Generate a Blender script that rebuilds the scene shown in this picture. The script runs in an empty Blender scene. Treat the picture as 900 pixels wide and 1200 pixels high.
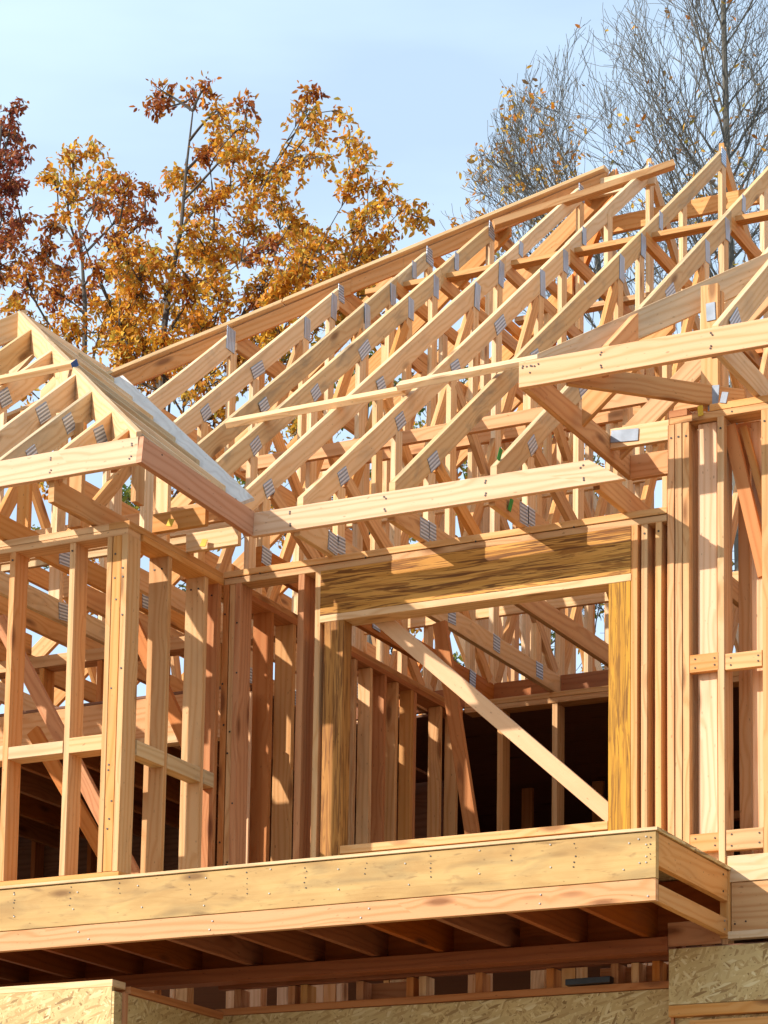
import bpy, bmesh, math, random
from mathutils import Vector, Matrix, noise
RND = random.Random(7)
S = bpy.context.scene
COL = S.collection
V = Vector

# ------------------------------------------------------------------ camera
FPX = 3129.66; CX, CY = 450.0, 1189.19          # focal length and optical centre in photo pixels (900 x 1200)
def _rot(yaw, pitch, roll):
    cy, sy = math.cos(yaw), math.sin(yaw); cp, sp = math.cos(pitch), math.sin(pitch); cr, sr = math.cos(roll), math.sin(roll)
    fwd = V((-sy*cp, cy*cp, sp)); right = V((cy, sy, 0)); up = right.cross(fwd)
    return cr*right + sr*up, -sr*right + cr*up, fwd
RT, UP, FW = _rot(0.47237195, 0.14896038, 0.01564596)
def _ray(px, py): return RT*((px-CX)/FPX) - UP*((py-CY)/FPX) + FW
CAM = V((0, 0, 4.5)) - _ray(772, 972)*13.2
def at(px, py, y):                               # point on the vertical plane Y = y seen at a photo pixel
    d = _ray(px, py); return CAM + d*((y-CAM.y)/d.y)
cd = bpy.data.cameras.new('camera'); cam = bpy.data.objects.new('camera', cd); COL.objects.link(cam)
cam.matrix_world = Matrix(((RT.x, UP.x, -FW.x, CAM.x), (RT.y, UP.y, -FW.y, CAM.y), (RT.z, UP.z, -FW.z, CAM.z), (0, 0, 0, 1)))
cd.sensor_fit = 'VERTICAL'; cd.sensor_height = 36; cd.sensor_width = 27
cd.lens = FPX/1200*36; cd.shift_x = 0; cd.shift_y = (CY-600)/1200
cd.clip_start = 0.1; cd.clip_end = 3000
S.camera = cam

# ------------------------------------------------------------------ light
SUN_TRAVEL = V((1.0, 1.0, -0.75)).normalized()
w = bpy.data.worlds.new('World'); S.world = w; w.use_nodes = True
nt = w.node_tree; nt.nodes.clear()
sky = nt.nodes.new('ShaderNodeTexSky'); sky.sky_type = 'NISHITA'; sky.sun_disc = False
sky.sun_elevation = math.asin(-SUN_TRAVEL.z); sky.sun_rotation = math.atan2(-SUN_TRAVEL.x, -SUN_TRAVEL.y)
sky.air_density = 1.0; sky.dust_density = 1.0; sky.ozone_density = 1.0
# thin high cloud, mixed into the sky by direction
tc = nt.nodes.new('ShaderNodeTexCoord'); mp = nt.nodes.new('ShaderNodeMapping'); mp.inputs['Scale'].default_value = (1.6, 1.6, 7)
nz = nt.nodes.new('ShaderNodeTexNoise'); nz.inputs['Scale'].default_value = 2.2; nz.inputs['Detail'].default_value = 5
cr = nt.nodes.new('ShaderNodeValToRGB'); cr.color_ramp.elements[0].position = 0.35; cr.color_ramp.elements[1].position = 0.8
cr.color_ramp.elements[0].color = (0.55, 0.55, 0.55, 1); cr.color_ramp.elements[1].color = (0.9, 0.9, 0.9, 1)
mx = nt.nodes.new('ShaderNodeMixRGB'); mx.inputs[2].default_value = (4.5, 5.75, 7.05, 1)
bg = nt.nodes.new('ShaderNodeBackground'); bg.inputs[1].default_value = 0.12
wo = nt.nodes.new('ShaderNodeOutputWorld')
L = nt.links.new
L(tc.outputs['Generated'], mp.inputs[0]); L(mp.outputs[0], nz.inputs['Vector']); L(nz.outputs['Fac'], cr.inputs[0])
L(cr.outputs[0], mx.inputs[0]); L(sky.outputs[0], mx.inputs[1]); L(mx.outputs[0], bg.inputs[0]); L(bg.outputs[0], wo.inputs[0])
sd = bpy.data.lights.new('sun', 'SUN'); sd.energy = 4.0; sd.angle = math.radians(0.5); sd.color = (1.0, 0.925, 0.84)
so = bpy.data.objects.new('sun', sd); COL.objects.link(so)
so.rotation_euler = SUN_TRAVEL.to_track_quat('-Z', 'Y').to_euler(); so.location = (-20, -20, 30)
S.view_settings.view_transform = 'Standard'; S.view_settings.look = 'None'; S.view_settings.gamma = 1.0
S.view_settings.exposure = 0.74
try: S.view_settings.use_curve_mapping = False
except Exception: pass
S.cycles.max_bounces = 8; S.cycles.diffuse_bounces = 5

# ------------------------------------------------------------------ materials
class NB:
    def __init__(s, name):
        s.m = bpy.data.materials.new(name); s.m.use_nodes = True; s.t = s.m.node_tree
        s.b = s.t.nodes['Principled BSDF']
    def n(s, t, **k):
        x = s.t.nodes.new(t)
        for a, v in k.items():
            if hasattr(x, a): setattr(x, a, v)
            else: x.inputs[a].default_value = v
        return x
    def l(s, a, b): s.t.links.new(a, b)
    def math(s, op, a, b=None, clamp=False):
        x = s.t.nodes.new('ShaderNodeMath'); x.operation = op; x.use_clamp = clamp
        for i, q in enumerate((a, b)):
            if q is None: continue
            if isinstance(q, (int, float)): x.inputs[i].default_value = q
            else: s.l(q, x.inputs[i])
        return x.outputs[0]
    def mix(s, f, a, b, mode='MIX'):
        x = s.t.nodes.new('ShaderNodeMixRGB'); x.blend_type = mode
        for i, q in enumerate((f, a, b)):
            if isinstance(q, (int, float)): x.inputs[i].default_value = q
            elif isinstance(q, tuple): x.inputs[i].default_value = (*q[:3], 1)
            else: s.l(q, x.inputs[i])
        return x.outputs[0]
    def ramp(s, f, pts):
        x = s.t.nodes.new('ShaderNodeValToRGB'); e = x.color_ramp.elements
        while len(e) < len(pts): e.new(0.5)
        for q, (p, c) in zip(e, pts):
            q.position = p; q.color = (c, c, c, 1) if isinstance(c, (int, float)) else (*c, 1)
        s.l(f, x.inputs[0]); return x.outputs[0]

def wood(name, base, late, var=0.16, stain=0.0, knots=1.0, streak=0.0, blotch=0.0, ringa=0.42, rough=0.68):
    q = NB(name)
    uv = q.n('ShaderNodeUVMap'); oi = q.n('ShaderNodeObjectInfo')
    off = q.n('ShaderNodeCombineXYZ')
    q.l(q.math('MULTIPLY', oi.outputs['Random'], 83.0), off.inputs[0]); q.l(q.math('MULTIPLY', oi.outputs['Random'], 41.7), off.inputs[1])
    va = q.n('ShaderNodeVectorMath', operation='ADD'); q.l(uv.outputs[0], va.inputs[0]); q.l(off.outputs[0], va.inputs[1])
    co = va.outputs[0]
    def noise_at(scale, detail=3, dist=0.0):
        m = q.n('ShaderNodeMapping'); m.inputs['Scale'].default_value = (*scale, 1); q.l(co, m.inputs[0])
        z = q.n('ShaderNodeTexNoise'); z.inputs['Scale'].default_value = 1; z.inputs['Detail'].default_value = detail
        z.inputs['Distortion'].default_value = dist; q.l(m.outputs[0], z.inputs['Vector']); return z.outputs['Fac']
    warp = noise_at((0.8, 6.0), 2)
    # knots: stretched cells, only a few of them carry a knot
    km = q.n('ShaderNodeMapping'); km.inputs['Scale'].default_value = (2.1, 7.5, 1); q.l(co, km.inputs[0])
    kv = q.n('ShaderNodeTexVoronoi'); kv.inputs['Scale'].default_value = 1; q.l(km.outputs[0], kv.inputs['Vector'])
    sep = q.n('ShaderNodeSeparateColor'); q.l(kv.outputs['Color'], sep.inputs[0])
    kgate = q.math('GREATER_THAN', sep.outputs[0], 0.36)
    knot = q.math('MULTIPLY', q.ramp(kv.outputs['Distance'], [(0.085, 1.0), (0.14, 0.6), (0.22, 0.0)]), kgate)
    halo = q.math('MULTIPLY', q.ramp(kv.outputs['Distance'], [(0.1, 1.0), (0.5, 0.0)]), kgate)
    # growth rings cut lengthwise: bands across v, bent by the warp and round the knots
    sx = q.n('ShaderNodeSeparateXYZ'); q.l(co, sx.inputs[0])
    band = q.math('ADD', q.math('MULTIPLY', sx.outputs[1], 150.0), q.math('ADD', q.math('MULTIPLY', warp, 21.0), q.math('MULTIPLY', halo, 9.0)))
    ring = q.math('ADD', q.math('MULTIPLY', q.math('SINE', band), 0.5), 0.5)
    ring = q.math('POWER', ring, 2.2)
    fine = noise_at((5.0, 260.0), 2); broad = noise_at((0.7, 3.0), 3); patch = noise_at((2.6, 9.0), 4, 0.6)
    f = q.math('ADD', q.math('MULTIPLY', ring, ringa), q.math('ADD', q.math('MULTIPLY', fine, 0.30), q.math('MULTIPLY', broad, 0.5)))
    f = q.ramp(f, [(0.28, 0.0), (0.95, 1.0)])
    c = q.mix(f, base, late)
    # board to board differences: some redder, some yellower, some paler
    rr = q.math('FRACT', q.math('MULTIPLY', oi.outputs['Random'], 17.31))
    r2 = q.math('FRACT', q.math('MULTIPLY', oi.outputs['Random'], 57.77))
    c = q.mix(q.math('MULTIPLY', rr, var*2.6, True), c, tuple(a*b for a, b in zip(base, (0.95, 0.70, 0.55))))
    hs = q.n('ShaderNodeHueSaturation'); q.l(c, hs.inputs['Color'])
    q.l(q.math('ADD', q.math('MULTIPLY', r2, var*1.5), 1.0-var*0.75), hs.inputs['Value'])
    q.l(q.math('ADD', q.math('MULTIPLY', rr, 0.16), 0.92), hs.inputs['Saturation'])
    c = hs.outputs[0]
    if stain > 0:
        sm = q.ramp(patch, [(0.52, 0.0), (0.75, 1.0)])
        c = q.mix(q.math('MULTIPLY', sm, stain), c, tuple(a*0.42 for a in (base[0]*0.9, base[1]*0.95, base[2]*1.1)))
    if blotch > 0:
        bl = q.ramp(noise_at((2.4, 7.0), 6, 0.8), [(0.40, 0.0), (0.50, 0.35), (0.68, 1.0)])
        c = q.mix(q.math('MULTIPLY', bl, blotch*0.6), c, (base[0]*0.62, base[1]*0.50, base[2]*0.40))
        bl2 = q.ramp(noise_at((5.5, 20.0), 5, 0.5), [(0.60, 0.0), (0.72, 1.0)])
        c = q.mix(q.math('MULTIPLY', bl2, blotch*0.75), c, (base[0]*0.34, base[1]*0.28, base[2]*0.26))
    if streak > 0:
        st = q.ramp(noise_at((2.2, 55.0), 8, 1.5), [(0.51, 0.0), (0.585, 1.0)])
        st2 = q.ramp(noise_at((1.1, 22.0), 5, 0.6), [(0.40, 0.0), (0.70, 1.0)])
        c = q.mix(q.math('MULTIPLY', st2, streak*0.85), c, (base[0]*0.52, base[1]*0.42, base[2]*0.30))
        crk = q.ramp(noise_at((1.5, 17.0), 8, 1.6), [(0.545, 0.0), (0.585, 1.0), (0.66, 0.9), (0.70, 0.0)])
        c = q.mix(q.math('MULTIPLY', crk, streak*0.8), c, (base[0]*0.30, base[1]*0.20, base[2]*0.18))
        c = q.mix(q.math('MULTIPLY', st, streak), c, (base[0]*0.17, base[1]*0.11, base[2]*0.12))
    c = q.mix(q.math('MULTIPLY', halo, 0.28*knots), c, late)
    c = q.mix(q.math('MULTIPLY', knot, 0.85*knots), c, tuple(a*b for a, b in zip(late, (0.42, 0.34, 0.3))))
    # grain pores and small dark specks
    spk = q.ramp(noise_at((26.0, 60.0), 1), [(0.70, 0.0), (0.78, 1.0)])
    c = q.mix(q.math('MULTIPLY', spk, 0.55), c, tuple(a*0.35 for a in late))
    q.l(c, q.b.inputs['Base Color']); q.b.inputs['Roughness'].default_value = rough
    q.b.inputs['Specular IOR Level'].default_value = 0.25
    bp = q.n('ShaderNodeBump'); bp.inputs['Strength'].default_value = 0.25 + 0.5*streak; bp.inputs['Distance'].default_value = 0.004
    q.l(f, bp.inputs['Height']); q.l(bp.outputs[0], q.b.inputs['Normal'])
    return q.m

M = {}
M['pine'] = wood('pine_lumber', (0.77, 0.56, 0.33), (0.64, 0.395, 0.18), 0.11, stain=0.36)
M['pine_grey'] = wood('weathered_pine_lumber', (0.64, 0.485, 0.275), (0.48, 0.31, 0.14), 0.14, stain=0.75)
M['fir'] = wood('fir_lumber', (0.66, 0.385, 0.160), (0.50, 0.23, 0.07), 0.18, stain=0.18)
M['stud_pine'] = wood('stud_lumber', (0.70, 0.445, 0.215), (0.55, 0.285, 0.10), 0.16, stain=0.22)
M['fir_pale'] = wood('pale_fir_lumber', (0.78, 0.49, 0.285), (0.63, 0.33, 0.15), 0.06, stain=0.12)
M['fir_pink'] = wood('pink_fir_lumber', (0.68, 0.375, 0.175), (0.53, 0.235, 0.08), 0.12, stain=0.14)
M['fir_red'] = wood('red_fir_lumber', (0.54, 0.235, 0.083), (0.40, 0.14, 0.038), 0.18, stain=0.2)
M['fir_rose'] = wood('rose_fir_lumber', (0.60, 0.285, 0.145), (0.47, 0.18, 0.07), 0.05, stain=0.15)
M['fir_brace'] = wood('straight_grained_fir', (0.70, 0.42, 0.215), (0.56, 0.27, 0.11), 0.05, stain=0.05, ringa=0.08)
M['joist_red'] = wood('red_brown_joist', (0.34, 0.105, 0.030), (0.24, 0.065, 0.017), 0.15, stain=0.25)  # lumber darkened in its base colour for the shade under the platform
M['shaded_board'] = wood('shade_toned_sheathing', (0.21, 0.105, 0.06), (0.14, 0.06, 0.034), 0.15, stain=0.3)  # rear room darkness painted into the base colour
M['shaded_joist'] = wood('shade_toned_joist', (0.36, 0.15, 0.06), (0.25, 0.09, 0.035), 0.15, stain=0.3)  # interior shade put into the joist colour as well
M['aged'] = wood('aged_rim_lumber', (0.57, 0.375, 0.145), (0.42, 0.235, 0.07), 0.03, stain=0.8, blotch=1.0, ringa=0.12)
M['glulam'] = wood('weathered_glulam', (0.66, 0.315, 0.036), (0.46, 0.18, 0.018), 0.02, stain=0.3, streak=0.85, knots=0.3, ringa=0.1)
M['shaded_post'] = wood('shaded_strand_post', (0.48, 0.205, 0.024), (0.34, 0.12, 0.014), 0.03, stain=0.3, streak=0.6, knots=0.3, ringa=0.1)  # darker copy of the ochre post, shade of the left trimmer painted in
M['glulam_post'] = wood('ochre_strand_post', (0.58, 0.295, 0.028), (0.42, 0.17, 0.018), 0.03, stain=0.3, streak=0.6, knots=0.3, ringa=0.1)
M['white_board'] = wood('bleached_board', (0.70, 0.63, 0.55), (0.58, 0.50, 0.42), 0.05, stain=0.15, knots=0.3)

def plain(name, col, rough=0.7, metal=0.0, bump=None):
    q = NB(name); z = q.n('ShaderNodeTexNoise'); z.inputs['Scale'].default_value = 14; z.inputs['Detail'].default_value = 4
    tcn = q.n('ShaderNodeTexCoord'); q.l(tcn.outputs['Object'], z.inputs['Vector'])
    c = q.mix(q.ramp(z.outputs['Fac'], [(0.3, 0.0), (0.7, 1.0)]), tuple(a*0.78 for a in col), tuple(min(1, a*1.15) for a in col))
    q.l(c, q.b.inputs['Base Color']); q.b.inputs['Roughness'].default_value = rough; q.b.inputs['Metallic'].default_value = metal
    return q.m
def galv():
    q = NB('galvanised_plate'); uv = q.n('ShaderNodeUVMap')
    wv = q.n('ShaderNodeTexWave'); wv.inputs['Scale'].default_value = 15; wv.bands_direction = 'Y'; wv.inputs['Distortion'].default_value = 0.6
    q.l(uv.outputs[0], wv.inputs['Vector'])
    z = q.n('ShaderNodeTexNoise'); z.inputs['Scale'].default_value = 60; q.l(uv.outputs[0], z.inputs['Vector'])
    c = q.mix(wv.outputs['Fac'], (0.17, 0.20, 0.26), (0.60, 0.68, 0.79))
    c = q.mix(q.math('MULTIPLY', z.outputs['Fac'], 0.3), c, (0.36, 0.41, 0.49))
    q.l(c, q.b.inputs['Base Color']); q.b.inputs['Metallic'].default_value = 0.55; q.b.inputs['Roughness'].default_value = 0.42
    bp = q.n('ShaderNodeBump'); bp.inputs['Strength'].default_value = 0.6; bp.inputs['Distance'].default_value = 0.003
    q.l(wv.outputs['Fac'], bp.inputs['Height']); q.l(bp.outputs[0], q.b.inputs['Normal']); return q.m
M['plate'] = galv()
M['sun_dimmed_plate'] = plain('sun_dimmed_steel', (0.26, 0.29, 0.33), 0.6, 0.4)  # darker copy for sun-facing plates, tones down their glare by colour
M['nail'] = plain('nail_head', (0.05, 0.04, 0.035), 0.5, 0.6)
M['bright_nail'] = plain('bright_nail_head', (0.34, 0.32, 0.29), 0.5, 0.4)
M['yellow_tag'] = plain('yellow_tag', (0.65, 0.42, 0.03))
M['green_tag'] = plain('green_tag', (0.03, 0.28, 0.05))
M['blue_paint'] = plain('blue_end_paint', (0.015, 0.07, 0.22))
M['ink'] = plain('black_ink', (0.015, 0.013, 0.012))
M['black_metal'] = plain('black_plastic', (0.012, 0.012, 0.014), 0.4)

def osb():
    q = NB('strand_board'); uv = q.n('ShaderNodeUVMap'); oi = q.n('ShaderNodeObjectInfo')
    col = None; hgt = None
    zw = q.n('ShaderNodeTexNoise'); zw.inputs['Scale'].default_value = 5; q.l(uv.outputs[0], zw.inputs['Vector'])
    for i, (rot, sx_, sy_) in enumerate(((0.15, 13, 75), (1.35, 15, 70), (-0.75, 12, 80), (0.8, 16, 86), (-1.2, 14, 76), (-0.3, 13, 72))):
        m = q.n('ShaderNodeMapping', vector_type='TEXTURE'); m.inputs['Rotation'].default_value = (0, 0, rot); m.inputs['Scale'].default_value = (1/sx_, 1/sy_, 1)
        m.inputs['Location'].default_value = (i*3.7, i*1.3, 0); q.l(uv.outputs[0], m.inputs[0])
        v = q.n('ShaderNodeTexVoronoi'); v.inputs['Scale'].default_value = 1; q.l(m.outputs[0], v.inputs['Vector'])
        se = q.n('ShaderNodeSeparateColor'); q.l(v.outputs['Color'], se.inputs[0])
        c = q.ramp(se.outputs[0], [(0.0, (0.26, 0.14, 0.04)), (0.12, (0.46, 0.285, 0.10)), (0.4, (0.58, 0.395, 0.155)), (0.8, (0.65, 0.465, 0.195)), (1.0, (0.76, 0.60, 0.31))])
        if col is None: col, hgt = c, se.outputs[1]
        else:
            g = q.math('GREATER_THAN', se.outputs[2], 0.6)
            col = q.mix(g, col, c); hgt = q.mix(g, hgt, se.outputs[1])
    d = q.ramp(zw.outputs['Fac'], [(0.35, 0.0), (0.7, 1.0)])
    col = q.mix(q.math('MULTIPLY', d, 0.3), col, (0.36, 0.25, 0.11))
    q.l(col, q.b.inputs['Base Color']); q.b.inputs['Roughness'].default_value = 0.75
    bp = q.n('ShaderNodeBump'); bp.inputs['Strength'].default_value = 0.35; bp.inputs['Distance'].default_value = 0.004
    q.l(hgt, bp.inputs['Height']); q.l(bp.outputs[0], q.b.inputs['Normal']); return q.m
M['osb'] = osb()

def leafmat(name):
    q = NB(name); at_ = q.n('ShaderNodeVertexColor'); at_.layer_name = 'leaf_colour'
    q.l(at_.outputs[0], q.b.inputs['Base Color']); q.b.inputs['Roughness'].default_value = 0.55
    q.b.inputs['Specular IOR Level'].default_value = 0.3
    tr = q.n('ShaderNodeBsdfTranslucent'); q.l(at_.outputs[0], tr.inputs[0])
    ms = q.n('ShaderNodeMixShader'); ms.inputs[0].default_value = 0.42
    q.l(q.b.outputs[0], ms.inputs[1]); q.l(tr.outputs[0], ms.inputs[2]); q.l(ms.outputs[0], q.t.nodes['Material Output'].inputs[0])
    return q.m
M['leaf'] = leafmat('autumn_leaf')
M['bark'] = plain('dark_bark', (0.085, 0.07, 0.055), 0.9)
M['bark_grey'] = plain('grey_green_bark', (0.12, 0.11, 0.088), 0.9)
def soil():
    q = NB('bare_soil'); tcn = q.n('ShaderNodeTexCoord')
    z = q.n('ShaderNodeTexNoise'); z.inputs['Scale'].default_value = 0.35; z.inputs['Detail'].default_value = 8; q.l(tcn.outputs['Object'], z.inputs['Vector'])
    z2 = q.n('ShaderNodeTexNoise'); z2.inputs['Scale'].default_value = 6; z2.inputs['Detail'].default_value = 6; q.l(tcn.outputs['Object'], z2.inputs['Vector'])
    c = q.ramp(z.outputs['Fac'], [(0.3, (0.15, 0.105, 0.065)), (0.55, (0.22, 0.16, 0.10)), (0.8, (0.17, 0.15, 0.08))])
    c = q.mix(q.math('MULTIPLY', z2.outputs['Fac'], 0.5), c, (0.15, 0.11, 0.07))
    q.l(c, q.b.inputs['Base Color']); q.b.inputs['Roughness'].default_value = 0.95; return q.m
M['soil'] = soil()

# ------------------------------------------------------------------ object helpers
def tag(o, label, cat, group=None):
    o['label'] = label; o['category'] = cat
    if group: o['group'] = group
def thing(name, loc, label, cat, group=None):
    o = bpy.data.objects.new(name, None); COL.objects.link(o); o.location = loc; o.empty_display_size = 0.2
    tag(o, label, cat, group); o['_base'] = list(loc); return o
def base_of(p):
    while p is not None:
        if '_base' in p: return V(p['_base'])
        p = p.parent
    return V((0, 0, 0))
def link(name, bm, mats, parent=None, loc=None):
    b = base_of(parent) if parent is not None else (V(loc) if loc is not None else V((0, 0, 0)))
    if b.length: bmesh.ops.translate(bm, vec=-b, verts=bm.verts)
    me = bpy.data.meshes.new(name); bm.to_mesh(me); bm.free()
    for m in (mats if isinstance(mats, (list, tuple)) else [mats]): me.materials.append(m)
    o = bpy.data.objects.new(name, me); COL.objects.link(o)
    if parent is not None: o.parent = parent
    else:
        o.location = b; o['_base'] = list(b)
    return o
def add_beam(bm, p0, p1, wd, w, t, cut=None, mi=0, sub=1, wob=0.0):
    """a stick from p0 to p1, w along wd, t across; cut = normal of both end cuts; UV runs in metres along the stick"""
    p0, p1, wd = V(p0), V(p1), V(wd)
    ax = (p1-p0); ln = ax.length; ax.normalize()
    W = (wd - ax*wd.dot(ax)).normalized(); T = ax.cross(W)
    uvl = bm.loops.layers.uv.verify()
    n = max(1, sub); rings = []
    b1, b2 = RND.uniform(-wob, wob), RND.uniform(-wob, wob)
    e = 0.0022
    cs = [(-w/2+e, -t/2), (w/2-e, -t/2), (w/2, -t/2+e), (w/2, t/2-e), (w/2-e, t/2), (-w/2+e, t/2), (-w/2, t/2-e), (-w/2, -t/2+e)]
    peri = [0.0]
    for i in range(8):
        a, b = cs[i], cs[(i+1) % 8]; peri.append(peri[-1]+math.hypot(a[0]-b[0], a[1]-b[1]))
    for i in range(n+1):
        s = i/n; c = p0.lerp(p1, s); bow = math.sin(math.pi*s)
        c = c + W*(b1*bow) + T*(b2*bow); r = []
        for a, b in cs:
            q = c + W*a + T*b
            if cut is not None and i in (0, n):
                nn = V(cut); pe = p0 if i == 0 else p1
                q = q - ax*((q-pe).dot(nn)/ax.dot(nn))
            r.append(bm.verts.new(q))
        rings.append(r)
    for i in range(n):
        for k in range(8):
            k2 = (k+1) % 8
            f = bm.faces.new((rings[i][k], rings[i][k2], rings[i+1][k2], rings[i+1][k])); f.material_index = mi
            u0, u1 = i/n*ln, (i+1)/n*ln
            for lp, (u, v) in zip(f.loops, ((u0, peri[k]), (u0, peri[k+1]), (u1, peri[k+1]), (u1, peri[k]))): lp[uvl].uv = (u, v)
    for r, rev in ((rings[0], True), (rings[-1], False)):
        f = bm.faces.new(list(reversed(r)) if rev else r); f.material_index = mi
        for lp in f.loops:
            d = lp.vert.co - (p0 if rev else p1); lp[uvl].uv = (d.dot(T)*0.35, d.dot(W))
def finish(bm): bmesh.ops.recalc_face_normals(bm, faces=bm.faces)
def add_nail(bm, p, nrm, r=0.006, mi=1):
    nrm = V(nrm).normalized(); a = nrm.orthogonal().normalized(); b = nrm.cross(a)
    top = [bm.verts.new(V(p)+nrm*0.0025+(a*math.cos(k*math.pi/3)+b*math.sin(k*math.pi/3))*r) for k in range(6)]
    bot = [bm.verts.new(V(p)-nrm*0.002+(a*math.cos(k*math.pi/3)+b*math.sin(k*math.pi/3))*r) for k in range(6)]
    bm.faces.new(top).material_index = mi
    for k in range(6): bm.faces.new((bot[k], bot[(k+1) % 6], top[(k+1) % 6], top[k])).material_index = mi
JIT = [0.0022]
def stick(name, parent, m, p0, p1, wd, w, t, cut=None, nails=(), nn=(0, -1, 0), wob=0.003, nm='nail', jit=None, label=None, nr=0.006):
    j = JIT[0] if jit is None else jit
    o = V((RND.uniform(-j, j), RND.uniform(-j, j), RND.uniform(-j, j)))
    bm = bmesh.new(); ln = (V(p1)-V(p0)).length
    add_beam(bm, V(p0)+o, V(p1)+o, wd, w, t, cut, 0, sub=4 if ln > 1.2 else 1, wob=wob if ln > 1.2 else 0)
    finish(bm)
    for q in nails: add_nail(bm, V(q)+o, nn, nr)
    ob = link(name, bm, [M[m], M[nm]] if nails else M[m], parent)
    if label: ob['label'] = label
    return ob
X, Y, Z = V((1, 0, 0)), V((0, 1, 0)), V((0, 0, 1))
def topstick(name, parent, m, p0, p1, w, t, cut=None, **k):
    """like stick, but p0-p1 is the middle of the upper edge"""
    p0, p1 = V(p0), V(p1); ax = (p1-p0).normalized(); W = (Z-ax*ax.z).normalized()
    return stick(name, parent, m, p0-W*w/2, p1-W*w/2, Z, w, t, cut, **k)
def stud(parent, x0, x1, y0, y1, z0, z1, m='fir', name='stud', **k):
    """upright stick filling the given x and y ranges"""
    return stick(name, parent, m, ((x0+x1)/2, (y0+y1)/2, z0), ((x0+x1)/2, (y0+y1)/2, z1), X, x1-x0, y1-y0, **k)
def slab(name, parent, m, lo, hi, ax='X', jit=None, label=None, nails=(), nn=(0, -1, 0), nm='nail', nr=0.005):
    lo, hi = V(lo), V(hi); c = (lo+hi)/2; d = hi-lo
    if ax == 'X': return stick(name, parent, m, (lo.x, c.y, c.z), (hi.x, c.y, c.z), Z, d.z, d.y, jit=jit, label=label, wob=0.0015, nails=nails, nn=nn, nm=nm, nr=nr)
    if ax == 'Y': return stick(name, parent, m, (c.x, lo.y, c.z), (c.x, hi.y, c.z), Z, d.z, d.x, jit=jit, label=label, wob=0.0015, nails=nails, nn=nn, nm=nm)
    return stick(name, parent, m, (c.x, c.y, lo.z), (c.x, c.y, hi.z), X, d.x, d.y, jit=jit, label=label, wob=0.0015, nails=nails, nn=nn, nm=nm)
def gusset(parent, c, u, v, su, sv, nrm, name='connector_plate', m='plate'):
    """pressed steel plate, 1.5 mm thick, lying on a face with normal nrm"""
    u, v, nrm = V(u).normalized(), V(v).normalized(), V(nrm).normalized()
    q_ = Matrix.Rotation(RND.uniform(-.09, .09), 3, nrm); u, v = q_ @ u, q_ @ v; su *= RND.uniform(.9, 1.15)
    bm = bmesh.new(); add_beam(bm, V(c)-u*su/2+nrm*0.0025, V(c)+u*su/2+nrm*0.0025, v, sv, 0.0045); finish(bm)
    return link(name, bm, M['plate' if nrm.y > -.5 else 'sun_dimmed_plate'], parent)

D = 1.033           # depth of the cantilevered floor: the main front wall stands on y = D
FZ = 4.5            # floor level of the upper storey
PT = 6.54           # top of the upper wall plates
SL = 0.815          # roof slope
EY, EZ = 0.61, 6.745   # front eave of the main roof (upper edge)
def roofz(y): return EZ + SL*(y-EY)
RY = 6.11; RZ = roofz(RY)
NY = 4.45
HX = 8.85           # hip line of the main roof: y = x + HX
rx = random.Random(3)

# ------------------------------------------------------------------ ground
bm = bmesh.new(); bmesh.ops.create_grid(bm, x_segments=60, y_segments=60, size=700)
for v in bm.verts:
    if v.co.length > 40: v.co.z = noise.noise(v.co*0.01)*1.2 - 0.6
g = link('ground', bm, M['soil']); g['kind'] = 'structure'

# ------------------------------------------------------------------ cantilevered floor platform
pf = thing('floor_platform', (-2.0, D/2, 4.13), 'cantilevered timber floor platform with a broad stained front rim board', 'floor platform')
XL = -8.3
nl = [(x+dx, -0.044, z) for x in [-3.8+0.405*i for i in range(10)] for dx, z in ((rx.uniform(-.02, .02), 4.45+rx.uniform(-.02,.02)), (rx.uniform(-.02, .02), 4.32+rx.uniform(-.03,.03)))]
nl += [(-0.05, -0.044, z) for z in (4.46, 4.42, 4.36, 4.33)] + [(-0.085, -0.044, 4.33), (-0.09, -0.044, 4.45)]
slab('rim_board', pf, 'aged', (XL, -0.042, 4.250), (0.0, -0.002, 4.484), nails=nl, nm='bright_nail', nr=0.0042, jit=0, label='broad weathered front rim board with stains')
nl = [(-3.4+0.9*i+rx.uniform(-.1, .1), -0.046, 4.19+dz) for i in range(4) for dz in (-.025, .0, .02)] + [(-0.04, -0.046, z) for z in (4.16, 4.22)]
nl = [q for i, q in enumerate(nl) if i % 3 != 1]
for i in range(11):
    xx = -3.85+.38*i+rx.uniform(-.05, .05)
    bm = bmesh.new()
    for k in range(rx.choice([3, 4, 5])): add_nail(bm, (xx+rx.uniform(-.008, .008), -0.0425, 4.465-.028*k-rx.uniform(0, .02)), (0, -1, 0), rx.uniform(.0025, .0045), 0)
    link('nail', bm, M['nail'], pf)
slab('lower_rim_board', pf, 'fir_pink', (XL, -0.044, 4.136), (0.0, -0.006, 4.246), nails=nl, nm='bright_nail', jit=0)
slab('floor_deck', pf, 'osb', (XL, -0.048, 4.486), (0.012, D+0.2, 4.505), jit=0)
slab('deck_flange', pf, 'pine', (XL, -0.052, 4.487), (0.012, -0.04, 4.504), jit=0)
slab('side_board', pf, 'fir', (-0.04, 0.0, 4.318), (0.0, D-0.03, 4.483), 'Y', jit=0, nn=(1, 0, 0), nails=[(0.001, 0.93, 4.45), (0.001, 0.93, 4.36)])
slab('side_board', pf, 'fir', (-0.04, 0.0, 4.137), (0.0, D-0.03, 4.226), 'Y', jit=0, nn=(1, 0, 0), nails=[(0.001, 0.95, 4.205), (0.001, 0.95, 4.16)], nm='bright_nail')
slab('end_post', pf, 'fir', (-0.045, D-0.028, 4.125), (0.006, D+0.012, 4.484), 'Z', jit=0)
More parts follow.
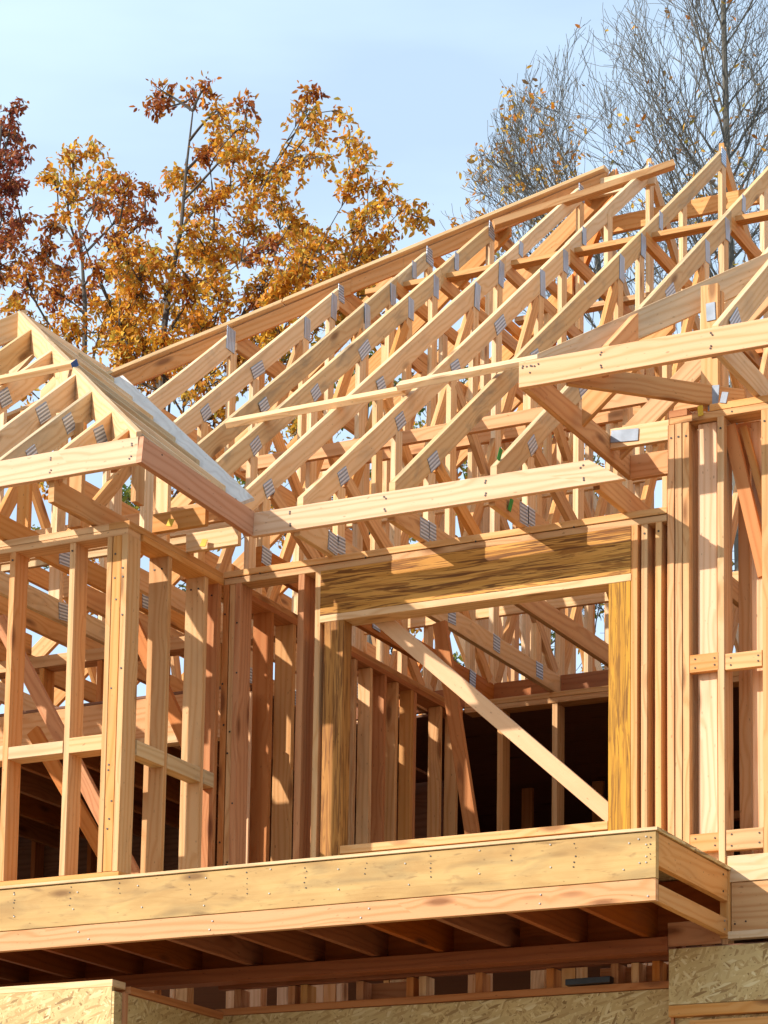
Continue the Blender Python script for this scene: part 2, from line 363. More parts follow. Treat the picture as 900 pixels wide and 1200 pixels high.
for i in range(20):
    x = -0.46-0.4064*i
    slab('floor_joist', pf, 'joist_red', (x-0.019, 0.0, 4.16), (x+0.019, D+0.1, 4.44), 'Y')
slab('bearing_beam', pf, 'joist_red', (XL, D-0.03, 4.075), (-0.34, D+0.10, 4.155), jit=0)
slab('bearing_beam', pf, 'fir_red', (-0.34, D-0.02, 4.1), (-0.045, D+0.0, 4.23), jit=0)
slab('rim_blocking', pf, 'joist_red', (XL, D+0.1, 4.155), (-0.05, D+0.14, 4.48), jit=0)

# ------------------------------------------------------------------ walls of the upper storey
def frame_wall_x(t, x0, x1, yf, dep, ztop, xs, z0=FZ, m='fir', plates=2, mats=None, sw=0.038, bottom=True):
    """wall running along X; yf = its front face"""
    for k in range(plates):
        slab('top_plate', t, rx.choice(['fir', 'stud_pine', 'fir']), (x0, yf, ztop-0.039*(k+1)+0.0005), (x1-0.004*k, yf+dep, ztop-0.039*k-0.0005))
    if bottom: slab('bottom_plate', t, 'fir', (x0, yf, z0+0.006), (x1, yf+dep, z0+0.044))
    for i, x in enumerate(xs):
        mm = mats[i] if mats else rx.choice([m, m, 'stud_pine', 'fir_pink'])
        stud(t, x, x+sw, yf+0.002, yf+dep-0.002, z0+(0.044 if bottom else 0), ztop-0.039*plates, mm, nails=[(x+sw*0.5, yf-0.0005, ztop-0.039*plates-0.05)])
t = thing('stud_wall', (-5.7, 0.05, FZ), 'front stud wall of the projecting left bay, open studs with one row of blocking', 'wall frame')
xs = [-3.957, -3.551]+[-3.957-0.406*i for i in range(1, 9)]
frame_wall_x(t, -7.6, -3.158, 0.0, 0.135, PT, xs, mats=['fir_pink', 'fir']+['fir']*8)
stud(t, -3.295, -3.262, 0.001, 0.134, FZ+0.044, PT-0.078, 'stud_pine')
stud(t, -3.258, -3.200, 0.001, 0.136, FZ+0.044, PT-0.078, 'fir', nails=[(-3.228+rx.uniform(-.016, .016), 0.0, rx.uniform(4.75, 6.4)) for i in range(9)])
stud(t, -3.198, -3.160, -0.001, 0.137, FZ+0.044, PT-0.078, 'stud_pine', nails=[(-3.179+rx.uniform(-.012, .012), -0.002, rx.uniform(4.75, 6.4)) for i in range(4)])
for i in range(10):
    a = -3.262-0.0-0.406*i
    xa, xb = (-3.513, -3.297) if i == 0 else (-3.957+0.038-0.406*(i-1), -3.551-0.406*(i-1))
    slab('blocking', t, 'stud_pine', (xa, 0.004, 5.245+rx.uniform(-.01, .01)), (xb, 0.128, 5.325+rx.uniform(-.01, .01)))
t = thing('stud_wall', (-3.22, 0.55, FZ), 'short side stud wall of the left bay, running back from the corner post in the shade', 'wall frame')
for k in range(2): slab('top_plate', t, 'fir', (-3.288+0.002*k, 0.137 if k else -0.002, PT-0.039*(k+1)), (-3.152+0.002*k, D+0.13 if k else D-0.004, PT-0.039*k-0.001), 'Y')
slab('bottom_plate', t, 'fir', (-3.288, 0.14, FZ+0.006), (-3.155, D-0.01, FZ+0.044), 'Y')
for y0, m in ((0.43, 'fir'), (0.835, 'stud_pine'), (0.985, 'fir_red')):
    stud(t, -3.287, -3.156, y0, y0+0.039, FZ+0.044, PT-0.078, m, nails=[(-3.2, y0-0.001, 6.39), (-3.25, y0-0.001, 6.39)])
for ya, yb in ((0.14, 0.428), (0.47, 0.833), (0.875, 0.983)):
    slab('blocking', t, 'pine_grey', (-3.235, ya, 5.225), (-3.152, yb, 5.312), 'Y')

# main front wall with the big opening
t = thing('opening_wall', (-1.6, D+0.07, FZ), 'main front wall frame holding the weathered header beam over the wide window opening', 'wall frame')
yf, dep = D, 0.135
nl = [(x, yf-0.002, 6.50) for x in (-2.9, -2.2, -1.5, -.9)]
slab('top_plate', t, 'stud_pine', (-3.15, yf-0.002, PT-0.038), (-0.352, yf+dep, PT), nails=nl)
slab('top_plate', t, 'fir', (-3.14, yf, PT-0.077), (-0.352, yf+dep, PT-0.039))
slab('header_beam', t, 'glulam', (-2.492, yf-0.004, 6.192), (-0.562, yf+0.128, 6.461), jit=0, label='deeply weathered brown header beam with dark cracks')
slab('header_plate', t, 'stud_pine', (-2.492, yf-0.006, 6.150), (-0.560, yf+0.135, 6.191), jit=0)
slab('trimmer', t, 'shaded_post', (-2.462, yf-0.003, FZ+0.045), (-2.335, yf+0.10, 6.149), 'Z', jit=0, label='ochre trimmer post left of the opening, toned darker for shade')
slab('trimmer', t, 'glulam_post', (-0.692, yf-0.003, FZ+0.045), (-0.562, yf+0.12, 6.149), 'Z', jit=0, label='bright yellow trimmer post right of the opening')
stud(t, -2.530, -2.494, yf, yf+dep, FZ+.044, PT-0.077, 'stud_pine', 'king_stud')
stud(t, -0.558, -0.520, yf, yf+dep, FZ+.044, PT-0.077, 'fir_pink', 'king_stud')
stud(t, -0.500, -0.464, yf+.004, yf+dep, FZ+.044, PT-0.077, 'fir', nails=[(-0.482, yf+.003, 6.41)])
stud(t, -0.420, -0.384, yf+.002, yf+dep, FZ+.044, PT-0.077, 'stud_pine', nails=[(-0.402, yf+.001, 6.41)])
stud(t, -0.462, -0.424, yf+.095, yf+dep+0.1, FZ+.044, PT-0.077, 'fir_red')
stud(t, -2.642, -2.600, yf+.002, yf+dep, FZ+.044, PT-0.077, 'fir_red')
for i, (x, m) in enumerate(((-3.148, 'fir_red'), (-3.108, 'fir'), (-3.066, 'fir_red'))):
    stud(t, x, x+0.038, yf+0.003*(i % 2), yf+dep, FZ+.044, PT-0.077, m, nails=[(x+.02+rx.uniform(-.01, .01), yf-.001+0.003*(i % 2), rx.uniform(4.7, 6.3)) for k in range(4)])
slab('bottom_plate', t, 'fir', (-3.15, yf, FZ+0.006), (-0.352, yf+dep, FZ+0.044))
slab('window_sill', t, 'stud_pine', (-2.333, yf-0.004, 4.772), (-0.694, yf+dep, 4.818), jit=0)
slab('sill_board', t, 'fir', (-2.333, yf+0.01, 4.555), (-0.694, yf+0.05, 4.770), jit=0)

# tall wall on the right
RT2 = 7.045
t = thing('tall_stud_wall', (0.6, D+0.07, FZ), 'tall sunlit stud wall at the right edge, rising above the opening wall', 'wall frame')
slab('top_plate', t, 'fir', (-0.345, yf, RT2-0.038), (2.6, yf+dep, RT2), nails=[(0.02, yf-.001, RT2-.02)])
slab('top_plate', t, 'fir_red', (-0.345, yf, RT2+0.002), (-0.235, yf+dep, RT2+0.042))
slab('top_plate', t, 'stud_pine', (-0.105, yf+.002, RT2+0.002), (2.6, yf+dep, RT2+0.042))
for i, x in enumerate((-0.345, -0.3045, -0.264)):
    stud(t, x, x+0.039, yf-0.002+0.002*i, yf+dep+0.1, FZ+.006, RT2-0.039, ('fir_pink', 'fir', 'fir')[i], name='post_stud', nails=[(x+.02, yf-.003+0.002*i, 6.93)])
for x, m in ((-0.060, 'stud_pine'), (0.186, 'fir'), (0.592, 'stud_pine'), (0.998, 'fir'), (1.404, 'fir'), (1.81, 'fir'), (2.216, 'fir')):
    stud(t, x, x+0.038 if x < 0.1 else x+0.05, yf, yf+dep, FZ-0.02, RT2-0.039, m, nails=[(x+.019, yf-.001, 6.94)])
for xa, xb, za, zb, m in ((-0.222, -0.062, 5.590, 5.688, 'fir_pink'), (-0.02, 0.184, 5.586, 5.676, 'fir'), (-0.222, -0.062, 4.603, 4.703, 'fir_pink'), (-0.02, 0.184, 4.600, 4.712, 'fir'), (0.24, 0.59, 4.6, 4.71, 'fir')):
    slab('blocking', t, m, (xa, yf+.003, za), (xb, yf+0.043, zb), nails=[(xa+.03, yf+.002, za+.025), (xa+.03, yf+.002, zb-.025), (xb-.02, yf+.002, za+.03), (xb-.02, yf+.002, zb-.03)])
slab('bottom_plate', t, 'fir_red', (-0.222, yf+0.05, FZ+0.006), (2.6, yf+dep+.09, FZ+0.046))

stud(t, -0.190, -0.082, yf+.050, yf+.088, FZ+.05, RT2-0.045, 'fir_pale', name='backing_stud')
stud(t, -0.012, 0.055, yf+.20, yf+.24, FZ+.05, RT2-0.045, 'fir_pink', name='backing_stud')
stud(t, 0.082, 0.165, yf+.140, yf+.178, FZ+.05, RT2-0.045, 'fir_pale', name='backing_stud')
# wall running back behind the tall wall (its studs show broad faces)
t = thing('return_stud_wall', (0.02, 2.6, FZ), 'stud wall running back from the tall right wall, close set studs showing broad sunlit faces', 'wall frame')
slab('top_plate', t, 'fir_red', (-0.042, 1.27, RT2-0.04), (0.098, 4.2, RT2-0.002), 'Y')
slab('bottom_plate', t, 'fir', (-0.042, 1.27, FZ+0.006), (0.098, 4.2, FZ+0.044), 'Y')
for i, (x0, x1, y0, m) in enumerate(((-0.04, 0.095, 1.80, 'stud_pine'), (-0.04, 0.095, 2.30, 'fir'), (-0.04, 0.095, 2.75, 'fir_pink'), (-0.04, 0.095, 3.2, 'stud_pine'), (-0.04, 0.095, 3.7, 'fir'))):
    stud(t, x0, x1, y0, y0+0.039, FZ+.044, RT2-0.04, m)

# partition wall running back inside the opening
t = thing('partition_wall', (-3.1, 2.7, FZ), 'interior partition of close set shaded studs receding behind the opening', 'wall frame')
slab('top_plate', t, 'fir', (-3.215, D+.14, 6.462), (-3.085, 4.22, 6.500), 'Y'); slab('top_plate', t, 'fir_red', (-3.215, D+.14, 6.423), (-3.087, 4.22, 6.461), 'Y')
slab('bottom_plate', t, 'fir', (-3.215, D+.14, FZ+.006), (-3.085, 4.22, FZ+.044), 'Y')
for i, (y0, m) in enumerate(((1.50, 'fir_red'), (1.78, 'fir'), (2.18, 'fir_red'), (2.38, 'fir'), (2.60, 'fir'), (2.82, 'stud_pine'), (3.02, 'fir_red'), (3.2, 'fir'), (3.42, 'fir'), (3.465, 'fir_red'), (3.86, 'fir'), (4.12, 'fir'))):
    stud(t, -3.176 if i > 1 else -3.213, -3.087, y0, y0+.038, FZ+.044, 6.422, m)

mp_ = slab('marked_board', None, 'fir_pale', (-3.36, 1.43, 4.75), (-3.17, 1.445, 5.92), 'Z', jit=0)
tag(mp_, 'narrow pale board with black stencil marks standing in a gap between shaded studs', 'board')
bm = bmesh.new(); zz = 4.82
while zz < 5.72:
    for k in range(2):
        q0 = V((-3.30+.05*rx.random(), 1.4285, zz+.02*rx.random())); q1 = V((-3.19-.05*rx.random(), 1.4285, zz+rx.uniform(-.05, .07)))
        add_beam(bm, q0, q1, Z, .016, .002)
    add_beam(bm, (-3.21-.06*rx.random(), 1.4285, zz), (-3.21-.06*rx.random(), 1.4285, zz+.08), X, .015, .002)
    zz += .085
finish(bm); link('stencil_marks', bm, M['ink'], mp_)
t = thing('inner_stud_row', (-3.6, 6.6, FZ), 'dim row of studs in the dark rear room behind the bearing wall', 'wall frame')
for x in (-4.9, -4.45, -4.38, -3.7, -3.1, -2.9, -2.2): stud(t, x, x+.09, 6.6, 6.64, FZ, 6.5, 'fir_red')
slab('top_plate', t, 'fir_red', (-4.2, 6.58, 6.1), (-1.2, 6.66, 6.16))
# bearing wall in the middle of the house
t = thing('bearing_wall', (-2.0, 4.3, FZ), 'bearing wall deep inside the house, plate carrying the inner ends of the truss chords', 'wall frame')
slab('top_plate', t, 'stud_pine', (-3.08, 4.24, PT-0.039), (2.4, 4.375, PT)); slab('top_plate', t, 'fir', (-3.08, 4.242, PT-0.078), (2.4, 4.373, PT-0.040))
for x, m in ((-2.83, 'fir'), (-2.42, 'stud_pine'), (-2.0, 'fir'), (-1.6, 'fir'), (-1.2, 'fir'), (-0.8, 'fir'), (-.4, 'fir')):
    stud(t, x, x+.04, 4.245, 4.37, FZ+.05, PT-0.079, m)
slab('bottom_plate', t, 'fir', (-3.08, 4.24, FZ+.006), (2.4, 4.375, FZ+.045))

# left room: raised landing with knee wall
t = thing('landing', (-4.9, 2.9, 5.75), 'raised landing inside the left bay, broad pinkish edge beam with dark joists under it', 'landing')
slab('edge_beam', t, 'fir_pink', (-7.6, 1.60, 5.755), (-3.30, 1.64, 6.01), jit=0, nails=[(x, 1.598, z) for x in (-4.6, -4.2, -3.7) for z in (5.8, 5.86, 5.92)])
slab('ledger', t, 'stud_pine', (-7.6, 1.575, 5.70), (-3.30, 1.66, 5.752), jit=0)
slab('deck_sheet', t, 'shaded_board', (-7.6, 1.60, 6.012), (-3.30, 4.2, 6.03), jit=0)
for i in range(11): slab('joist', t, 'shaded_joist', (-3.6-.4064*i, 1.66, 5.77), (-3.56-.4064*i, 4.2, 6.0), 'Y')
t = thing('knee_wall', (-4.9, 2.1, 6.03), 'low stud wall standing on the landing behind the left bay studs', 'wall frame')
slab('top_plate', t, 'stud_pine', (-7.4, 2.05, 6.455), (-3.32, 2.18, 6.535)); slab('bottom_plate', t, 'fir', (-7.4, 2.05, 6.035), (-3.32, 2.18, 6.07))
for i in range(9): stud(t, -3.8-.45*i, -3.762-.45*i, 2.052, 2.178, 6.07, 6.453, rx.choice(['fir', 'stud_pine', 'fir_red']))

# dark rear rooms: sheathed ceiling deck and outer walls
t = thing('attic_deck', (-2.5, 8, 6.7), 'dark attic deck over the rear rooms, seen from below', 'attic deck')
slab('deck_sheet', t, 'shaded_board', (-8.0, 4.38, 6.512), (4.0, 11.5, 6.530), jit=0)
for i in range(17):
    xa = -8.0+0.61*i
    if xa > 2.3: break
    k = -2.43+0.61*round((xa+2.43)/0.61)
    slab('deck_blocking', t, 'shaded_joist', (k+.024, 4.36, PT+.004), (k+.586, 4.40, 6.69))
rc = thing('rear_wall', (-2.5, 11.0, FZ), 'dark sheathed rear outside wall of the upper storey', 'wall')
slab('sheathing', rc, 'shaded_board', (-8.0, 11.2, FZ), (4.0, 11.22, 6.50), jit=0)
for i in range(18): stud(rc, -7.8+.65*i, -7.762+.65*i, 11.08, 11.19, FZ, 6.5, 'shaded_joist')
rc = thing('side_wall', (3.6, 7.5, FZ), 'dark sheathed right outside wall of the rear rooms', 'wall')
slab('sheathing', rc, 'shaded_board', (3.6, 4.4, FZ), (3.62, 11.2, 6.5), 'Y', jit=0)
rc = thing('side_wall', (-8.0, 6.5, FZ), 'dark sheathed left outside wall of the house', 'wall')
slab('sheathing', rc, 'shaded_board', (-8.02, 1.2, FZ), (-8.0, 11.2, 6.5), 'Y', jit=0)
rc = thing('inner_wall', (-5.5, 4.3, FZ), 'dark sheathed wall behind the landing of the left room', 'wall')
slab('sheathing', rc, 'shaded_board', (-7.9, 4.25, FZ), (-3.25, 4.27, 6.0), jit=0)
for i in range(9): stud(rc, -7.6+.5*i, -7.562+.5*i, 4.12, 4.24, FZ+.01, 6.0, 'shaded_joist')
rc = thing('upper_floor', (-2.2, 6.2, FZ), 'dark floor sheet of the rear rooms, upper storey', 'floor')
slab('floor_sheet', rc, 'shaded_board', (-8.0, 3.2, FZ-.016), (4.0, 11.2, FZ+.004), jit=0)

# ------------------------------------------------------------------ lower storey
t = thing('sheathed_wall', (-5.0, 0.08, 2.0), 'lower left wall in pale strand board with a plate along its top', 'wall')
slab('top_plate', t, 'pine', (-7.6, 0.026, 3.908), (-3.19, 0.16, 3.947), jit=0)
slab('sheathing', t, 'osb', (-7.6, 0.020, 0.3), (-3.189, 0.038, 3.906), jit=0)
slab('side_sheathing', t, 'osb', (-3.188, 0.022, 0.3), (-3.172, 1.17, 3.88), 'Y', jit=0)
slab('side_plate', t, 'fir_red', (-3.27, 0.165, 3.885), (-3.158, 1.17, 3.925), 'Y', jit=0)
slab('corner_trim', t, 'fir_red', (-3.172, 0.10, 0.3), (-3.156, 0.14, 3.883), 'Z', jit=0)
t = thing('lower_opening_wall', (-1.7, 1.24, 2.0), 'shaded lower storey wall with a row of small openings under the floor platform', 'wall')
slab('sill_plate', t, 'fir_red', (-3.21, 1.165, 3.905), (-0.33, 1.31, 3.945), jit=0); slab('sheathing', t, 'osb', (-3.21, 1.17, 0.3), (-0.33, 1.188, 3.902), jit=0)
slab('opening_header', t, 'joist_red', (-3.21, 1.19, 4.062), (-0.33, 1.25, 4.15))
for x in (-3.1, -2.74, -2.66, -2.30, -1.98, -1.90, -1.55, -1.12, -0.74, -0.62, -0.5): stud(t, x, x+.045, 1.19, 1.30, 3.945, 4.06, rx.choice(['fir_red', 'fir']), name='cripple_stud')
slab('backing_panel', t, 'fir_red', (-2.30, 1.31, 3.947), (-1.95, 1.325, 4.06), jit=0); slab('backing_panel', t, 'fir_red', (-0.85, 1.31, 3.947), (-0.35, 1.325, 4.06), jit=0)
t = thing('sheathed_wall', (1.1, 1.05, 2.0), 'lower right wall in strand board under the two stacked rim boards', 'wall')
slab('upper_rim_board', t, 'pine', (-0.008, D-0.012, 4.424), (2.6, D+0.028, 4.566), jit=0)
slab('rim_board', t, 'fir', (0.012, D-0.004, 4.160), (2.6, D+0.036, 4.422), jit=0, nails=[(.03, D-.005, 4.2), (.09, D-.005, 4.21)])
slab('ledger_strip', t, 'pine', (0.0, D-0.03, 4.118), (2.6, D+0.03, 4.157), jit=0)
slab('sheathing', t, 'osb', (-0.332, D-0.026, 3.785), (2.6, D-0.008, 4.086), jit=0); slab('shadow_plate', t, 'fir', (-0.332, D-0.03, 3.722), (2.6, D+0.03, 3.782), jit=0)
slab('lower_board', t, 'fir', (-0.22, D-0.014, 3.60), (2.6, D+0.03, 3.70), jit=0)
slab('sheathing', t, 'osb', (-0.32, D+0.02, 0.3), (2.6, D+0.035, 3.72), jit=0)
slab('return_board', t, 'fir_red', (-0.331, D-0.0, 3.6), (-0.315, D+.2, 4.07), 'Y', jit=0)
t = thing('rear_stud_row', (-1.6, 2.95, 3.15), 'row of sunlit studs seen through the small lower openings', 'wall frame')
xx = -6.3
while xx < -.5:
    wdt = rx.choice([.04, .04, .09, .09, .13]); stud(t, xx, xx+wdt, 2.9, 2.99, 3.2, 4.44, rx.choice(['fir', 'fir_pink', 'fir_pale', 'fir'])); xx += wdt+rx.choice([.004, .004, .12, .3])
slab('bottom_plate', t, 'fir', (-6.3, 2.89, 3.15), (-.5, 3.01, 3.2))
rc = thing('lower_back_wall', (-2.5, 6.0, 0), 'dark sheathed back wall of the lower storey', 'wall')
slab('sheathing', rc, 'shaded_board', (-8.0, 6.0, 0.1), (4.0, 6.02, 4.44), jit=0)
lp = stick('light_bar', None, 'black_metal', (-0.98, 1.16, 3.965), (-0.72, 1.16, 3.968), Z, 0.034, 0.06, jit=0)
tag(lp, 'small black flat box lying on the plate of the lower openings', 'black box')

# ------------------------------------------------------------------ main roof trusses
LX, LY, LZ = -2.81, -0.43, 6.815       # front right eave corner of the left bay roof (upper edge)
ORD = ['first', 'second', 'third', 'fourth', 'fifth', 'sixth', 'seventh', 'eighth', 'ninth', 'tenth', 'eleventh', 'twelfth']
def truss(x, idx, ystart, label, tail=False, foot=None):
    t = thing('roof_truss', (x, 6.1, PT), label, 'roof truss', 'main roof trusses')
    tk = 0.038; cm = rx.choice(['pine', 'pine', 'pine_grey', 'pine'])
    hipy = min(RY, x + HX); hipz = roofz(hipy); full = hipy >= RY-0.01
    nodey = min(NY, hipy)
    xf = x + tk/2
    P = lambda y, z: V((x, y, z))
    def ch(name, y0, z0, y1, z1, w=0.128, m=None, par=t): return topstick(name, par, m or cm, P(y0, z0), P(y1, z1), w, tk, cut=Y, wob=0.008)
    slope_dir = V((0, 1, SL)).normalized(); sn = V((0, -SL, 1)).normalized()
    foot = ystart if foot is None else foot
    tc1 = ch('top_chord', foot, roofz(foot), nodey, roofz(nodey))
    rear_node = 2*RY-nodey
    def zr(y): return roofz(2*RY-y)
    tcr = ch('top_chord', rear_node, zr(rear_node), 2*RY-EY, EZ, m='pine')
    nz_ = roofz(nodey)
    fl = ch('flat_chord', nodey+.02, nz_-0.01, rear_node-.02, nz_-0.01, 0.10 if nodey == NY else 0.14, m='fir')
    ybot = EY if tail else (ystart if ystart < 1.5 else 2.1)
    ztop_b = PT+0.14
    bc = ch('bottom_chord', max(ybot, EY+.02), ztop_b, 2*RY-EY, ztop_b, 0.136, m='fir_red' if abs(x+2.93) < .1 else rx.choice(['fir', 'pine', 'fir']))
    if hipy > NY+.05:
        c1 = ch('cap_chord', NY+.004, roofz(NY)+.002, hipy, hipz, 0.105)
        if full:
            ch('cap_chord', RY+.002, RZ, rear_node, nz_, 0.115, m='fir')
        else:
            ch('cap_chord', hipy+.003, hipz-.01, 2*RY-hipy, hipz-.01, 0.09, m='fir'); ch('cap_chord', 2*RY-hipy, hipz, rear_node, nz_, 0.115, m='fir')
        gusset(c1, P(hipy-.04, hipz-.09)+X*(tk/2), Y, Z, 0.10, 0.13, X)
        kz = hipz-.10
        stick('web', t, 'pine', P(hipy-.02, nz_-.005), P(hipy-.02, kz), Y, 0.085, tk-.002)
        gusset(c1, P(NY+.30, roofz(NY+.30)-.06)+X*(tk/2), Z, Y, 0.12, 0.07, X)
        if full: stick('web', t, 'pine', P(5.25, nz_), P(5.25, roofz(5.25)-.10), Y, 0.085, tk-.002)
    def web(y0, z0, y1, z1, m='pine'): stick('web', t, m, P(y0, z0), P(y1, z1), Y, 0.088, tk-.002)
    zb = ztop_b
    for yv in ((1.12, 2.55, 4.0, 4.40) if idx % 2 else (1.12, 1.85, 2.62, 3.30, 4.0, 4.40)):
        if yv < foot+.05 or yv > nodey: continue
        web(yv, zb, yv, roofz(yv)-.17)
        gusset(tc1, P(yv+.01, roofz(yv)-.105)+X*(tk/2), slope_dir if yv < 4 else Z, sn if yv < 4 else Y, 0.17 if yv > 3 else 0.13, 0.085, X)
        if yv < 4.2: gusset(bc, P(yv, zb-.05)+X*(tk/2), Y, Z, 0.10, 0.11, X)
    if nodey == NY:
        web(2.62, zb+.02, 3.95, roofz(3.95)-.2, 'fir'); web(4.30, zb+.02, 2.66, roofz(2.62)-.2, 'fir')
        web(4.42, zb+.02, 5.95, nz_-.11, 'fir'); web(7.8, zb+.02, 6.2, nz_-.11, 'fir'); web(6.1, zb, 6.1, nz_-.11)
        web(5.3, zb, 5.3, nz_-.11); web(7.0, zb, 7.0, nz_-.11)
    else:
        web(nodey-.02, zb, nodey-.02, nz_-.17); web(6.1, zb, 6.1, nz_-.15)
        web(4.4, zb, nodey+.4, nz_-.15, 'fir') if nodey < 4.4 else None
        gusset(tc1, P(nodey-.075, nz_-.11)+X*(tk/2), Z, Y, 0.17, 0.12, X)
    for yv in (7.77, 8.25, 9.65, 11.05):
        if yv > rear_node-.01: web(yv, zb, yv, zr(yv)-.17, 'fir')
    web(2.0, zb+.02, 1.2, roofz(1.2)-.17, 'fir') if foot < 1 else None
    web(8.8, zb, 8.8, zr(8.8)-.17)
    web(7.95, zb, 9.6, zr(9.6)-.17, 'fir'); web(9.7, zb, 8.3, zr(8.3)-.17, 'fir')
    if ystart < 1:
        gusset(bc, P(1.02, PT+.075)+X*(tk/2), Y, Z, 0.11, 0.12, X)
        gusset(tc1, P(EY+.14, EZ-.04)+X*(tk/2), slope_dir, sn, 0.12, 0.07, X)
    return t
XS = [-6.70, -6.09, -5.48, -4.87, -4.29, -3.80, -3.45, -2.93, -2.43, -1.84, -1.22, -0.60, 0.01, 0.62, 1.23, 1.84]
for i, x in enumerate(XS):
    # trusses behind the left bay start at the valley, those right of the tall wall start behind its roof
    tl = -0.8 < x < -0.4
    ys = EY if -2.7 < x < -0.8 else (1.06 if x <= -2.7 else 2.25)
    if x < -2.7:
        lab = ('flat topped hip end truss, ' + ORD[i] + ' from the left end of the main roof') if x+HX < RY else 'full height pointed truss at the upper end of the long hip rafter'
    elif x < -0.4: lab = 'full height pointed truss above the long fascia, ' + ORD[i-8] + ' from the left bay'
    else: lab = 'truss behind the hip roof of the tall right wall, ' + ORD[i-12] + ' from the left'
    truss(x, i, ys, lab, tl, min(EY+(LX-x)+.06, min(NY, x+HX)-.25) if x < -2.9 else None)

# hip and ridge lumber of the main roof
t = thing('hip_rafter', (-4.5, 4.4, 9.1), 'long sloping hip rafter along the skyline with a reddish underside', 'rafter')
hp = lambda x, o=0.0: V((x, x+HX, roofz(x+HX)+0.035+o))
HW = V((1, -1, 0.9)).normalized()
topstick('rafter_board', t, 'fir_pink', hp(-6.6, -.02), hp(-4.25, -.02), 0.105, 0.038, cut=X)
topstick('rafter_board', t, 'fir_pink', hp(-4.247, -.02), hp(-2.80, -.02), 0.10, 0.038, cut=X)
for xa, xb in ((-6.6, -4.6), (-4.59, -2.78)): stick('hip_lath', t, 'pine', hp(xa, .005), hp(xb, .005), HW, 0.085, 0.032, cut=X)
t = thing('rear_hip_rafter', (-4.5, 8, 9.1), 'hip rafter on the far slope of the main roof, seen from below between the trusses', 'rafter')
topstick('rafter_board', t, 'fir_red', (-6.6, 2*RY-(-6.6+HX), hp(-6.6).z), (-2.76, RY+.1, RZ+.02), 0.15, 0.038, cut=X)
t = thing('hip_jack_rafters', (-5.6, 6.1, 8.5), 'short jack rafters filling the left hip end of the main roof', 'rafters')
for k, y in enumerate((4.9, 5.5, 6.11, 6.72, 7.3)):
    xh = (y-HX) if y <= RY else (2*RY-y-HX)
    topstick('jack_rafter', t, 'fir', (-8.2, y, roofz(-8.2+HX)), (xh-.03, y, roofz(xh-.03+HX)), 0.14, 0.038, cut=X)
rb = topstick('ridge_board', None, 'pine', (-2.93, RY-.08, RZ-.085), (-2.36, RY-.08, RZ-.075), 0.14, 0.038)
tag(rb, 'short pale ridge board at the top of the hip, under the long skyline brace', 'board')
b = topstick('temporary_brace', None, 'fir', (-3.40, 5.30, 10.60), (-2.19, 5.95, 11.125), 0.05, 0.09)
tag(b, 'long temporary brace lying along the skyline and poking out past the ridge', 'brace')
def loose(name, m, a, bb, w, t, label, cat='brace', wd=Z):
    o = stick(name, None, m, a, bb, wd, w, t, jit=0, wob=.001); tag(o, label, cat); return o
sN = V((0, -SL, 1)).normalized()
o = loose('rafter_brace', 'pine', V((-3.70, 1.98, roofz(1.98)))+sN*.022, V((-2.44, 2.02, roofz(2.02)))+sN*.022, 0.040, 0.088, 'long pale brace nailed across the front rafters, left piece of two in line', 'brace', sN)
o = loose('rafter_brace', 'pine', V((-2.47, 1.99, roofz(1.99)))+sN*.062, V((-0.9, 2.06, roofz(2.06)))+sN*.062, 0.040, 0.088, 'pale brace across the front rafters running right behind the tall wall fascia', 'brace', sN)
for k, (y, z, xa, xb, m, lab) in enumerate((
        (4.62, 9.87, -4.1, 1.6, 'fir', 'lateral brace on the flat truss tops just behind the chord splices'),
        (5.55, 9.87, -3.3, 1.6, 'fir', 'lateral brace on the flat truss tops under the caps, nearer the ridge'),
        (6.9, 9.87, -3.6, 1.6, 'fir_red', 'lateral brace on the flat truss tops behind the ridge line'))):
    o = loose('lateral_brace', m, (xa, y, z+.012), (xb, y, z+.012), 0.04, 0.088, lab)
loose('cap_brace', 'fir', (-2.86, 6.25, 10.855), (0.9, 6.25, 10.875), 0.135, 0.038, 'upper brace board behind the cap king posts near the ridge')
for k, (y, z, m, lab) in enumerate((
        (2.49, 7.80, 'fir_pink', 'pinkish lateral brace along the truss webs, nearest behind the front rafters'),
        (3.93, 8.32, 'fir_pink', 'pinkish lateral brace along the inner truss webs, a little higher and further back'),
        (4.33, 8.02, 'pine', 'pale lateral board along the inner truss webs, deep in the roof'),
        (5.36, 8.9, 'fir_red', 'reddish lateral brace deep among the truss webs under the ridge'),
        (4.33, 7.2, 'pine', 'pale lower lateral board among the truss webs above the bearing wall'))):
    loose('lateral_brace', m, (-4.2 if k else -3.9, y, z), (1.2 if k else -.7, y, z+.01), 0.088, 0.038, lab)

# fascia of the main roof
def clusters(xs, y, zc, n=4): return [(x+rx.uniform(-.012, .012), y, zc+dz) for x in xs for dz in (-.042, -.03, .03, .042)[:n]]
bm = bmesh.new()
add_beam(bm, (-2.70, EY-.02, EZ-.118), (-0.66, EY-.02, EZ-.118), Z, 0.138, 0.038, sub=4); 
for v in bm.verts:                                 # raking cut where the side fascia of the right roof comes down
    if v.co.x > -0.7: v.co.x = -0.52 + (EZ-.118-v.co.z)*1.49
finish(bm)
for p in clusters([-2.45, -1.84, -1.23, -0.66], EY-.0395, EZ-.118): add_nail(bm, p, (0, -1, 0))
f = link('fascia_board', bm, [M['fir_pale'], M['nail']], None, (-1.7, EY, EZ-.07))
tag(f, 'long sunlit fascia board along the eave above the header, with nail clusters', 'fascia board')

